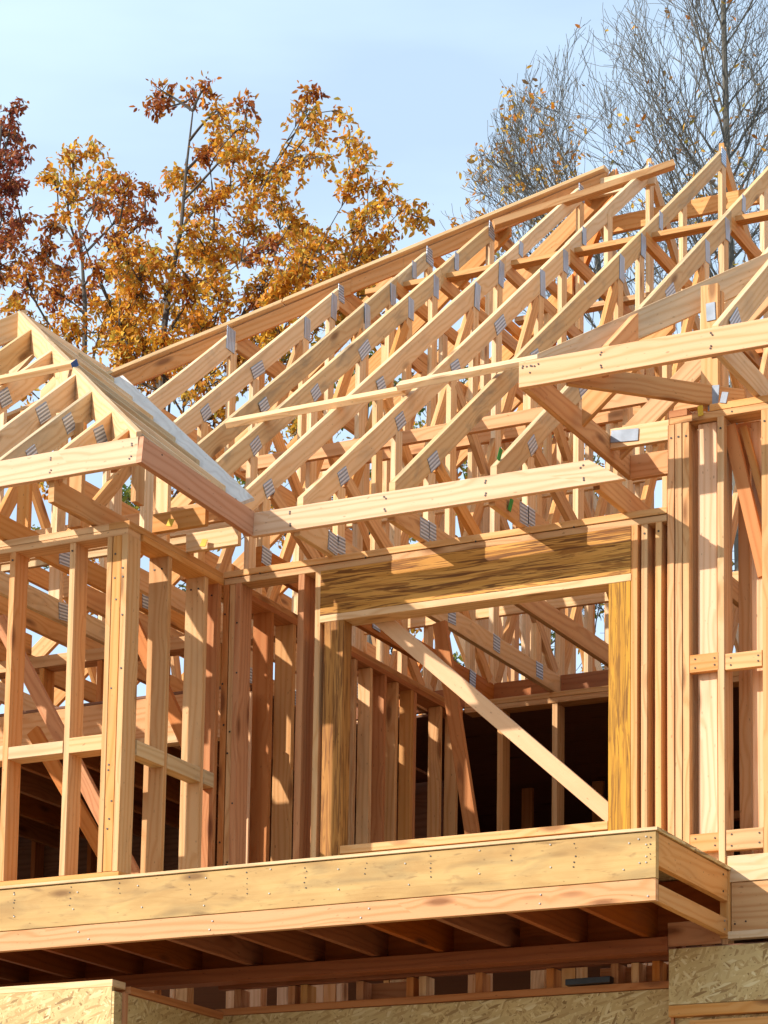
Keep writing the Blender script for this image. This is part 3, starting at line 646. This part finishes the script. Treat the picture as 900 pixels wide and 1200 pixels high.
# ------------------------------------------------------------------ hip roof of the left bay
t = thing('hip_roof_frame', (-5.6, 1.5, LZ), 'hip roof frame over the left bay, jack rafters rising to a sharp pale hip', 'roof frame')
lw = LX; RX_ = -5.68; run = LX-RX_
lz = lambda d: LZ+SL*d
hr = lambda x, o=0: V((x, LY+(LX-x), lz(LX-x)+o))
nl = clusters([-4.77, -4.2, -3.8, -3.38, -2.86], LY-.0415, LZ-.078)
slab('front_fascia', t, 'fir_pale', (-8.6, LY-.04, LZ-.152), (LX-.002, LY-.002, LZ-.002), jit=0, nails=nl)
stick('side_fascia', t, 'fir_rose', (LX+.012, LY-.041, LZ-.079), (-2.702, EY-.04, EZ-.115), Z, 0.15, 0.038, jit=0, nails=[(LX+.034+.085*(y-LY), y, LZ-.05-.05*(y-LY)) for y in (-.3, .1, .4)], nn=(1, -.1, 0))
topstick('hip_rafter', t, 'pine', hr(LX-.03, .02), hr(RX_, .02), 0.165, 0.038, cut=X)
topstick('hip_rafter', t, 'pine', (2*RX_-LX+.03, LY+.03, LZ+.03), (RX_-.02, LY+run, lz(run)+.02), 0.165, 0.038, cut=X)
topstick('ridge_board', t, 'pine', (RX_, LY+run, lz(run)+.015), (RX_, 3.75, lz(run)+.015), 0.165, 0.038, cut=Y)
jx = [-3.02, -3.37, -3.79, -4.16, -4.75, -5.32]
for i, x in enumerate(jx+[2*RX_-q for q in jx]):
    d = min(LX-x, x-(2*RX_-LX))
    j = topstick('jack_rafter', t, ('fir_pink', 'pine', 'pine_grey', 'pine', 'pine', 'pine_grey')[i % 6], (x, LY, LZ), (x, LY+d-.045, lz(d-.045)), 0.145, 0.038, cut=Y)
    if i < 6 and i > 0:
        u = V((0, 1, SL)).normalized(); sn = V((0, -SL, 1)).normalized(); dd = d*0.72
        gusset(j, V((x+.019, LY+dd, lz(dd)-.09)), u, sn, 0.12, 0.10, X)
        if i % 2 == 0: gusset(j, V((x+.019, LY+d*.35, lz(d*.35)-.10)), u, sn, 0.11, 0.07, X)
for k in range(12):                                   # rafters of the right-hand slope, nearly edge-on from here
    y = LY+.30+.47*k
    if y > 3.7: break
    d = min(y-LY, run) ; xt = LX-d+.03
    xe = LX if y < EY else LX-(y-EY)+.02
    if xt > xe-.1: continue
    topstick('jack_rafter', t, rx.choice(['pine', 'pine_grey', 'pine']), (xe, y, lz(LX-xe)), (xt, y, lz(LX-xt)), 0.12, 0.038, cut=X)
    topstick('jack_rafter', t, 'pine', (2*RX_-xe, y, lz(LX-xe)), (2*RX_-xt, y, lz(LX-xt)), 0.12, 0.038, cut=X)
for i, x in enumerate([-3.35, -3.96, -4.57, -5.18, -5.79, -6.4, -7.0]):
    c = topstick('ceiling_joist', t, rx.choice(['fir', 'pine', 'pine_grey']), (x-.045, LY+.01, PT+.14), (x-.045, 2.04 if x < -3.3 else 1.0, PT+.14), 0.137, 0.038)
    if x < -3.3:
        gusset(c, V((x-.026, 0.62, PT+.075)), Y, Z, 0.16, 0.10, X); gusset(c, V((x-.026, 1.55, PT+.075)), Y, Z, 0.20, 0.11, X)
        stick('web', t, 'pine', (x-.045, 0.55, PT+.14), (x-.045, 0.55, min(lz(.97), lz(max(.1, LX-x)))-.12), Y, 0.088, .036)
        stick('web', t, 'fir', (x-.045, 0.62, PT+.16), (x-.045, 1.5, min(lz(1.9), lz(max(.1, LX-x)))-.12), Y, 0.088, .036)
for i, x in enumerate([-3.2, -3.5, -3.75, -4.1, -4.4, -4.8, -5.1, -5.5]):
    yy = (0.15, .9, .35, 1.3, .75, 1.7, 1.1, 2.0)[i]; d = min(yy-LY, LX-x)
    stick('web', t, 'pine' if i % 2 else 'fir', (x, yy, PT+.15), (x, yy, lz(d)-.13), X if i % 3 else Y, 0.088, .036)
for y, m in ((1.45, 'fir'), (2.0, 'pine'), (2.6, 'pine_grey')): topstick('collar_tie', t, m, (-6.4, y, PT+.62+.3*(y-1.45)), (-3.1-(y-1.4)*.9, y, PT+.62+.3*(y-1.45)), 0.135, 0.038)
for y, m in ((0.25, 'fir'), (0.62, 'pine')): slab('tail_joist', t, m, (-3.16, y, PT+.004), (LX-.002, y+.038, PT+.115))
o = loose('loose_stick', 'pine', V((-5.6, LY+1.36, lz(1.36)))+sN*.03, V((-4.225, LY+1.425, lz(1.425)))+sN*.03, 0.040, 0.075, 'loose pale stick with a blue painted end lying across the left bay rafters', 'lumber', sN)
bm = bmesh.new(); e0 = V((-4.223, LY+1.425, lz(1.425)))+sN*.03; add_beam(bm, e0, e0+V((.004, 0, 0)), sN, .041, .076); finish(bm); bp_ = link('end_paint', bm, M['blue_paint'], o); 
# valley plank
vp = lambda x, o: V((x, EY+(LX-x)+o, roofz(EY+(LX-x)+o)+.02))
bm = bmesh.new()
vn = V((0, -SL, 1)).normalized(); va_ = (vp(-5.5, .1)-vp(-2.76, .1)).normalized()
add_beam(bm, vp(-2.80, .05)-vn*.0, vp(-5.45, .05)-vn*.0, va_.cross(vn), 0.13, 0.02, sub=6); finish(bm)
o = link('valley_plank', bm, M['white_board'], None, (-4, 2, 8)); tag(o, 'bleached white plank lying in the valley between the left bay roof and the main rafters', 'plank')

# ------------------------------------------------------------------ hip roof over the tall right wall
QX, QY, QZ = -0.965, 0.435, 7.245
t = thing('hip_roof_frame', (0.6, 1.0, QZ), 'hip roof corner over the tall right wall with deep overhanging fascia boards', 'roof frame')
qz = lambda d: QZ+SL*d
slab('front_fascia', t, 'fir_pale', (QX, QY-.02, QZ-.146), (2.8, QY+.018, QZ), jit=0, nails=clusters([-0.49, .13, .74], QY-.0215, QZ-.07)+[(QX+rx.uniform(.02, .14), QY-.0215, QZ-rx.uniform(.015, .12)) for _ in range(8)])
slab('side_fascia', t, 'fir', (QX, QY+.02, QZ-.146), (QX+.038, 1.99, QZ-.0), 'Y', jit=0)
slab('sub_fascia', t, 'fir_pink', (QX+.04, 1.93, QZ-.165), (0.3, 1.968, QZ-.02), jit=0)
slab('lookout', t, 'pine', (QX+.04, 1.62, QZ-.085), (-0.2, 1.66, QZ+.035), jit=0)
gusset(t, V((QX+.13, 1.618, QZ-.02)), X, Z, 0.16, 0.075, (0, -1, 0))
topstick('hip_rafter', t, 'pine', V((QX+.05, QY+.05, QZ+.05)), V((QX+2.6, QY+2.6, qz(2.6)+.01)), 0.15, 0.038, cut=X)
stick('corner_chord', t, 'fir', (QX+.25, QY+.06, QZ-.085), (QX+.98, QY+.80, QZ-.085), Z, 0.115, 0.038, jit=0)
for i, x in enumerate((-0.49, 0.13, 0.74, 1.35, 1.96, 2.5)):
    d = min(x-QX, 2.6)
    j = topstick('jack_rafter', t, ('fir_pink', 'pine', 'pine_grey', 'pine')[i % 4], (x, QY, QZ), (x, QY+d-.04, qz(d-.04)), 0.14, 0.038, cut=Y)
    if i: gusset(j, V((x+.02, QY+.30, qz(.3)-.10)), V((0, 1, SL)), V((0, -SL, 1)), .16, .11, X)
    if i: topstick('ceiling_joist', t, 'pine', (x+.03, QY+.02, QZ-.01), (x+.03, 3.4, QZ-.01), 0.14, 0.038)
for k, y in enumerate((1.05, 1.62)):
    d = y-QY; topstick('jack_rafter', t, 'fir', (QX+.04, y+.06, QZ), (QX+d-.03, y+.06, qz(d-.03)), 0.13, 0.038, cut=X)
st_ = stick('king_post', t, 'stud_pine', (-0.125, D+.075, RT2+.045), (-0.125, D+.075, 7.80), X, 0.10, 0.038, jit=0)
stick('king_post', t, 'fir', (-0.115, D+.115, RT2+.045), (-0.115, D+.115, 7.77), X, 0.10, 0.038, jit=0)
gusset(st_, V((-0.115, D+.055, 7.64)), Z, X, .11, .055, (0, -1, 0)); gusset(st_, V((-0.10, D+.055, 7.14)), Z, X, .13, .06, (0, -1, 0))
gusset(st_, V((-0.02, D-.0, 7.11)), V((.2, 0, 1)), X, .06, .04, (0, -1, 0), 'steel_tie'); gusset(st_, V((0.26, D+.055, 7.16)), X, Z, .07, .08, (0, -1, 0))
yt = link('paper_tag', (lambda b: (add_beam(b, (-0.17, D-.006, RT2+.01), (-0.14, D-.006, RT2+.012), Z, .06, .004), b)[1])(bmesh.new()), M['yellow_tag'], t)

# ------------------------------------------------------------------ braces in the walls
loose('diagonal_brace', 'fir_brace', (-2.225, D+.162, 6.222), (-0.70, D+.162, 4.852), 0.092, 0.038, 'long sunlit diagonal brace crossing the window opening from upper left to lower right')
loose('diagonal_brace', 'fir_red', (-2.36, 2.35, 6.50), (-2.02, 2.35, 4.55), 0.088, 0.04, 'steep reddish brace leaning inside the opening behind the sunlit diagonal')
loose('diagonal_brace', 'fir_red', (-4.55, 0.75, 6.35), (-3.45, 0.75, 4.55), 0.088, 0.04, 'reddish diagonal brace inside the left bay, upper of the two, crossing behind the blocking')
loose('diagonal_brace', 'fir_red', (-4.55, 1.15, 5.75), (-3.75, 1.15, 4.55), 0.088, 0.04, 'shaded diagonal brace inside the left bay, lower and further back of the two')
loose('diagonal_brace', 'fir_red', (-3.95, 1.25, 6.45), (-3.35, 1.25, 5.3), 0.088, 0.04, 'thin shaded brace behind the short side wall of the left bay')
loose('diagonal_brace', 'fir_red', (-0.015, 1.10, 6.97), (0.183, 1.10, 6.10), 0.075, 0.03, 'orange brown diagonal brace behind the tall right wall')
loose('diagonal_brace', 'fir', (0.05, 1.15, 6.97), (0.22, 1.15, 6.3), 0.04, 0.03, 'narrow second brace beside the orange brown diagonal in the tall right wall')
for (x, y, z, m, lab) in ((-3.02, .20, PT+.03, 'yellow_tag', 'yellow paper tag on the joist end nearest the left bay corner'), (-3.03, .585, PT+.03, 'yellow_tag', 'yellow paper tag hanging on the second joist end of the left bay'),
                          (-1.213, .70, 6.86, 'green_tag', 'green plastic tag on a truss end above the long fascia'), (-1.19, .80, 6.60, 'green_tag', 'green plastic tag on a truss end below the long fascia')):
    bm = bmesh.new(); hh = .022 if m == 'yellow_tag' else .034
    add_beam(bm, (x, y, z-hh), (x+.012, y+.01, z+hh), Y if m == 'green_tag' else X, .042, .004); finish(bm)
    o = link('paper_tag', bm, M[m], None, (x, y, z)); tag(o, lab, 'tag')

# ------------------------------------------------------------------ trees
def tube(bm, pts, r0, r1, seg=5):
    prev = None; n = len(pts)
    for i, p in enumerate(pts):
        d = (pts[min(i+1, n-1)]-pts[max(i-1, 0)]).normalized(); a = d.orthogonal().normalized(); b = d.cross(a)
        r = r0+(r1-r0)*i/(n-1)
        ring = [bm.verts.new(p+(a*math.cos(2*math.pi*k/seg)+b*math.sin(2*math.pi*k/seg))*r) for k in range(seg)]
        if prev:
            for k in range(seg): bm.faces.new((prev[k], prev[(k+1) % seg], ring[(k+1) % seg], ring[k]))
        prev = ring
def leaf(bm, cl, p, size, col, R, droop=0.4):
    ax = V((R.gauss(0, 1), R.gauss(0, 1), R.gauss(0, 1)-droop)).normalized(); sd_ = ax.orthogonal().normalized()
    sd_ = (Matrix.Rotation(R.uniform(0, 6.28), 3, ax) @ sd_); nn = ax.cross(sd_)
    w_ = size*R.uniform(.34, .5)
    pts = [p, p+ax*size*.35+sd_*w_*.5+nn*size*.06, p+ax*size*.75+sd_*w_*.35, p+ax*size-nn*size*.06, p+ax*size*.75-sd_*w_*.35, p+ax*size*.35-sd_*w_*.5+nn*size*.06]
    f = bm.faces.new([bm.verts.new(q) for q in pts])
    for lp in f.loops: lp[cl] = (*col, 1)
PAL = {'gold': [(0.66, 0.29, 0.022), (0.74, 0.37, 0.03), (0.60, 0.215, 0.02), (0.46, 0.15, 0.015), (0.70, 0.43, 0.055), (0.52, 0.22, 0.02), (0.62, 0.28, 0.022), (0.50, 0.38, 0.06), (0.78, 0.42, 0.04)],
       'rust': [(0.44, 0.13, 0.02), (0.52, 0.19, 0.02), (0.34, 0.085, 0.02), (0.56, 0.25, 0.03), (0.26, 0.07, 0.02)],
       'red': [(0.26, 0.055, 0.025), (0.33, 0.085, 0.03), (0.20, 0.04, 0.02), (0.40, 0.14, 0.04)],
       'brown': [(0.30, 0.17, 0.07), (0.38, 0.23, 0.08), (0.22, 0.12, 0.05), (0.42, 0.20, 0.05)],
       'green': [(0.09, 0.16, 0.03), (0.14, 0.20, 0.03), (0.22, 0.24, 0.04), (0.40, 0.30, 0.04)]}
def curve(a, b, R, sag=0.12, n=6):
    d = b-a; l = d.length; k = V((R.uniform(-1, 1), R.uniform(-1, 1), R.uniform(-.2, 1)))*l*sag
    return [a.lerp(b, i/(n-1)) + k*math.sin(math.pi*i/(n-1)) for i in range(n)]
def leafy(name, label, spine, clumps, Y0, seed, leafsize, dens, bark='bark', r0=.14, group=None, kids=12, spread=1.2):
    """spine: trunk points; clumps: (px, py, radius px, palette) laid at depth Y0 +- spread, each on its own limb off the trunk"""
    R = random.Random(seed)
    t = thing(name, (spine[0].x, spine[0].y, 0), label, 'tree', group)
    tb = bmesh.new(); bb = bmesh.new(); lb = bmesh.new(); cl = lb.loops.layers.float_color.new('leaf_colour')
    tube(tb, spine, r0, r0*.14, 8)
    sc = (Y0-CAM.y)/FW.y/FPX*1.0
    cs_ = []
    for (px, py, rp, pal) in clumps:
        cs_.append((at(px, py, Y0+R.uniform(-spread, spread)), rp*sc*1.12, pal, rp, py))
    zmin = min(c[0].z for c in cs_)
    nodes = [(p, 0.0) for a_, b_ in zip(spine[1:-1], spine[2:]) for p in (a_, a_.lerp(b_, .5))] + [(spine[-1], 0.0)]
    cs_.sort(key=lambda c: min((p-c[0]).length for p, _ in nodes))
    for (c, r, pal, rp, py) in cs_:
        def cost(n):
            p, dd = n; v = c-p; l = v.length
            return l + max(0, -v.z)*2.5 + max(0, abs(v.z)*0 + math.hypot(v.x, v.y)-max(v.z, 0)*1.0)*0.8 + dd*0.12
        bp, bd = min(nodes, key=cost)
        dl = (c-bp).length
        main = curve(bp, c+V((0, 0, r*.3)), R, .10, 7)
        tube(bb, main, max(.008, .022-.005*bd), max(.005, .014-.004*bd), 5)
        nodes.append((c, bd+dl)); nodes.append((main[4], bd+dl*.6))
        nt_ = max(5, int(kids*(rp/24.0)))
        for k in range(nt_):
            u = V((R.gauss(0, 1), R.gauss(0, 1), R.gauss(0.15, .9))).normalized()*r*R.uniform(.35, 1.12)
            e = c+u; s_ = main[R.choice([4, 5, 6])]
            tw = curve(s_, e, R, .18, 5); tube(bb, tw, .008, .003, 4)
            for q in range(int(dens*(1.1 if py < 285 else 1.2)*R.uniform(.3, 1.6))):
                base = tw[R.choice([2, 3, 3, 4, 4])] + V((R.gauss(0, .06), R.gauss(0, .06), R.gauss(0, .055)))
                cc = R.choice(PAL[pal]); f0 = R.uniform(.75, 1.2)
                for _ in range(R.choice([2, 3, 3, 4])):      # a tuft of leaves from one bud
                    f_ = f0*R.uniform(.8, 1.2)
                    c2 = R.choice(PAL[pal]) if R.random() < .35 else cc
                    leaf(lb, cl, base+V((R.gauss(0, .022), R.gauss(0, .022), R.gauss(0, .02))), leafsize*R.choice([.55, .8, 1, 1.15])*R.uniform(.85, 1.15), tuple(min(1, a*f_) for a in c2), R, .75)
    link('trunk', tb, M[bark], t); link('branches', bb, M[bark], t); link('crown', lb, M['leaf'], t)
    return t
YO = 18.0
def pts(lst, y): return [at(a, b, y) for a, b in lst]
def ground_pt(px, py, y):
    p = at(px, py, y); return V((p.x, p.y, 0))
tallclumps = [(190, 112, 17, 'rust'), (183, 128, 15, 'rust'), (228, 112, 14, 'rust'), (240, 106, 12, 'rust'), (255, 135, 22, 'gold'), (258, 165, 20, 'gold'), (243, 185, 18, 'rust'), (272, 178, 20, 'gold'),
  (220, 208, 22, 'gold'), (203, 212, 14, 'gold'), (288, 122, 12, 'rust'), (290, 150, 18, 'gold'), (280, 185, 24, 'gold'), (300, 205, 22, 'gold'), (365, 112, 14, 'rust'), (358, 135, 18, 'gold'), (372, 150, 22, 'gold'),
  (345, 180, 22, 'gold'), (368, 192, 24, 'gold'), (330, 198, 20, 'gold'), (400, 132, 11, 'gold'), (410, 165, 17, 'gold'), (425, 170, 14, 'gold'), (423, 200, 18, 'gold'), (415, 225, 18, 'gold'), (447, 222, 18, 'gold'),
  (455, 242, 20, 'gold'), (478, 250, 16, 'gold'), (492, 262, 10, 'gold'), (430, 255, 22, 'gold'), (415, 275, 20, 'gold'), (455, 275, 14, 'gold'), (390, 285, 18, 'gold'),
  (232, 250, 22, 'gold'), (250, 275, 28, 'gold'), (215, 275, 26, 'gold'), (285, 262, 20, 'gold'), (300, 275, 24, 'gold'), (330, 285, 22, 'gold'), (355, 272, 16, 'gold'), (370, 300, 26, 'gold'), (340, 315, 28, 'gold'), (270, 222, 18, 'gold'), (300, 238, 20, 'gold'), (330, 240, 18, 'gold'), (345, 258, 18, 'gold'), (318, 218, 16, 'gold'), (250, 235, 16, 'rust'), (405, 310, 22, 'gold'), (430, 300, 18, 'gold')]
RR = random.Random(5)
for py in range(305, 470, 24):
    for px in range(140, 440, 27):
        if py < 470-(px-150)*.42+40 and RR.random() < .84: tallclumps.append((px+RR.uniform(-10, 10), py+RR.uniform(-8, 8), RR.uniform(22, 32), 'gold' if RR.random() < .93 else 'rust'))
for px, py in ((250, 500), (290, 520), (330, 480), (420, 430), (360, 440), (390, 480), (520, 430), (470, 470), (300, 570), (220, 570), (480, 520), (60, 560), (110, 530), (150, 590), (40, 640), (120, 660), (200, 640), (260, 620), (330, 600), (90, 720), (10, 700), (180, 710), (380, 560), (440, 600), (500, 590), (240, 700)): tallclumps.append((px, py, 32, RR.choice(['gold', 'gold', 'green'])))
leafy('oak_tree', 'tall oak with golden orange autumn leaves behind the middle of the roof', [ground_pt(186, 600, YO), at(188, 700, YO), at(190, 520, YO), at(190, 400, YO), at(200, 330, YO+.3), at(212, 270, YO), at(218, 200, YO), at(226, 130, YO)], tallclumps, YO, 11, .100, 6.2, r0=.075)
lc = [(85, 185, 16, 'gold'), (112, 178, 14, 'gold'), (62, 212, 16, 'gold'), (92, 215, 22, 'gold'), (120, 205, 20, 'gold'), (145, 222, 22, 'rust'), (80, 240, 18, 'gold'), (115, 245, 22, 'rust'), (150, 250, 24, 'rust'), (175, 225, 16, 'rust'), (172, 260, 20, 'rust'),
      (60, 268, 20, 'rust'), (95, 280, 20, 'rust'), (135, 285, 22, 'rust'), (165, 295, 22, 'gold'), (50, 300, 22, 'rust'), (30, 330, 26, 'rust'), (75, 320, 20, 'rust'), (110, 320, 20, 'rust'), (100, 345, 26, 'rust'), (130, 360, 26, 'gold'), (60, 350, 26, 'rust'), (20, 365, 26, 'gold'),
      (90, 385, 30, 'gold'), (130, 400, 30, 'gold'), (45, 390, 26, 'gold'), (160, 350, 24, 'gold'), (160, 385, 28, 'gold'), (10, 410, 26, 'gold'), (70, 430, 30, 'gold'), (20, 450, 30, 'gold'), (110, 440, 30, 'gold'), (60, 480, 30, 'gold'), (-30, 400, 30, 'rust'), (-20, 460, 30, 'gold')]
leafy('oak_tree', 'shorter rust and gold leaved oak between the red tree and the tall oak', [ground_pt(95, 600, YO+1), at(95, 600, YO+1), at(98, 440, YO+1), at(100, 370, YO+1), at(96, 300, YO+1), at(90, 230, YO+1)], lc, YO+1, 12, .105, 6.4, r0=.07)
rc_ = [(12, 135, 16, 'red'), (5, 160, 22, 'red'), (-15, 150, 25, 'red'), (20, 165, 16, 'red'), (25, 190, 18, 'red'), (5, 195, 24, 'red'), (-20, 210, 30, 'red'), (8, 225, 24, 'red'), (22, 218, 14, 'red'), (5, 255, 26, 'red'), (10, 285, 26, 'rust'), (-20, 280, 30, 'red'), (0, 320, 28, 'rust'), (25, 265, 16, 'rust'), (-30, 330, 30, 'red')]
leafy('maple_tree', 'dark red leaved tree at the left edge of the picture', [ground_pt(-20, 600, YO+2), at(-20, 600, YO+2), at(-16, 420, YO+2), at(-10, 300, YO+2), at(-3, 200, YO+2), at(2, 140, YO+2)], rc_, YO+2, 13, .10, 6.5, r0=.09)
gr = random.Random(23)
for k, (px0, lab) in enumerate(((430, 'thin tree with scattered yellow green leaves behind the roof trusses, left of the bare tree'), (650, 'thin tree with scattered yellow green leaves seen through the window opening'), (800, 'thin tree with scattered yellow green leaves low behind the right trusses'))):
    cl_ = [(px0+gr.uniform(-120, 120), gr.uniform(400 if k else 430, 800), gr.uniform(18, 32), gr.choice(['green', 'gold', 'green', 'brown'])) for _ in range(38)]
    leafy('young_tree', lab, [ground_pt(px0, 900, 23+k), at(px0, 900, 23+k), at(px0+6, 700, 23+k), at(px0-5, 560, 23+k), at(px0+4, 430, 23+k)], cl_, 23+k, 30+k, .11, 3.0, r0=.10, kids=9)

# bare tree on the right
def bare(name, label, spine, Y0, seed, limbs, lf, env=None):
    R = random.Random(seed); t = thing(name, (spine[0].x, spine[0].y, 0), label, 'tree')
    tb = bmesh.new(); bb = bmesh.new(); lb = bmesh.new(); cl = lb.loops.layers.float_color.new('leaf_colour')
    tube(tb, spine, .085, .035, 8)
    tips = []
    def outside(p):                                   # the crown's own outline, leaning away from the house
        if env is None: return False
        v = p-CAM; k = v.dot(FW); px, py = CX+FPX*v.dot(RT)/k, CY-FPX*v.dot(UP)/k
        lim_ = 770
        for (a0, b0), (a1, b1) in zip(env, env[1:]):
            if b0 <= py <= b1: lim_ = a0+(a1-a0)*(py-b0)/(b1-b0)
        if py > env[-1][1]: lim_ = env[-1][0]
        return px < lim_+R.uniform(-8, 34)
    def grow(p, d, ln, r, dep):
        while ln > .15 and outside(p+d*ln*.95): ln *= .72
        if ln < .16: return
        if dep == 3 and ln < .9: dep = 2
        n = 5; ps = [p]; dd = d.copy()
        for i in range(n):
            dd = (dd + V((R.gauss(0, .10), R.gauss(0, .10), R.gauss(.03, .07)))).normalized(); ps.append(ps[-1]+dd*ln/n)
        tube(bb, ps, r, max(.0036, r*.42), 5 if r > .012 else 3)
        if dep == 0: tips.append(ps[-1]); return
        kids = R.choice([4, 5, 5, 6]) if dep > 1 else R.choice([3, 4, 4])
        for k in range(kids):
            ix = min(n, 1+int((k+R.random())/kids*n)); q = ps[ix]; rl = r+(max(.0036, r*.42)-r)*ix/n
            a = V((R.gauss(0, 1), R.gauss(0, .8), R.gauss(0, .5))); a = (a-dd*a.dot(dd)).normalized()
            nd = (dd*1.0 + a*R.uniform(.30, .62) + V((0, 0, .10))).normalized()
            grow(q, nd, ln*R.uniform(.48, .72), max(.0036, min(r*.5, rl*.8)), dep-1)
        tips.append(ps[-1])
    for (s, ang, lean, ln, r) in limbs:
        p = spine[0].lerp(spine[-1], 0)
        seg = s*(len(spine)-1); i = min(len(spine)-2, int(seg)); p = spine[i].lerp(spine[i+1], seg-i)
        d = (V((RT.x, RT.y, 0)).normalized()*math.sin(ang)+Z*math.cos(ang)+V((-RT.y, RT.x, 0)).normalized()*lean).normalized()
        grow(p, d, ln, r, 3)
    for _ in range(lf):
        p = R.choice(tips)
        low = p.z < at(600, 190, Y0).z
        if not low and R.random() < .82: continue
        for k in range(R.choice([1, 2, 3])):
            c = R.choice(PAL['brown']+PAL['gold']); leaf(lb, cl, p+V((R.gauss(0, .06), R.gauss(0, .06), R.gauss(0, .06))), R.uniform(.07, .13), c, R)
    link('trunk', tb, M['bark_grey'], t); link('branches', bb, M['bark_grey'], t); link('crown', lb, M['leaf'], t)
YB = 21.0
BENV = [(775, -60), (722, 0), (632, 60), (578, 130), (545, 200), (508, 272)]
sp = [ground_pt(868, 900, YB), at(868, 700, YB), at(862, 500, YB), at(858, 350, YB), at(853, 230, YB), at(850, 100, YB), at(846, -60, YB)]
lim = []
lr = random.Random(4)
for k in range(34):
    s = .30+.66*k/33; left = k % 2 == 0
    lim.append((s, (-1 if left else 1)*lr.uniform(.30, .98-.42*s), lr.uniform(-.5, .5), (2.7-1.35*s)*lr.uniform(.9, 1.2), .021 if s < .75 else .015))
bare('bare_tree', 'tall nearly leafless tree with fine upswept twigs at the upper right', sp, YB, 9, lim, 520, BENV)
sp2 = [ground_pt(720, 900, YB+3), at(720, 700, YB+3), at(716, 500, YB+3), at(708, 380, YB+3), at(700, 300, YB+3), at(690, 240, YB+3)]
bare('bare_tree', 'smaller bare tree with a few brown leaves behind the ridge', sp2, YB+3, 10, [(.42+.55*k/25, (-1 if k % 4 else 1)*lr.uniform(.4, 1.1), lr.uniform(-.5, .5), lr.uniform(1.9, 2.8), .016) for k in range(26)], 900, BENV)

for o in bpy.data.objects:
    if '_base' in o: del o['_base']
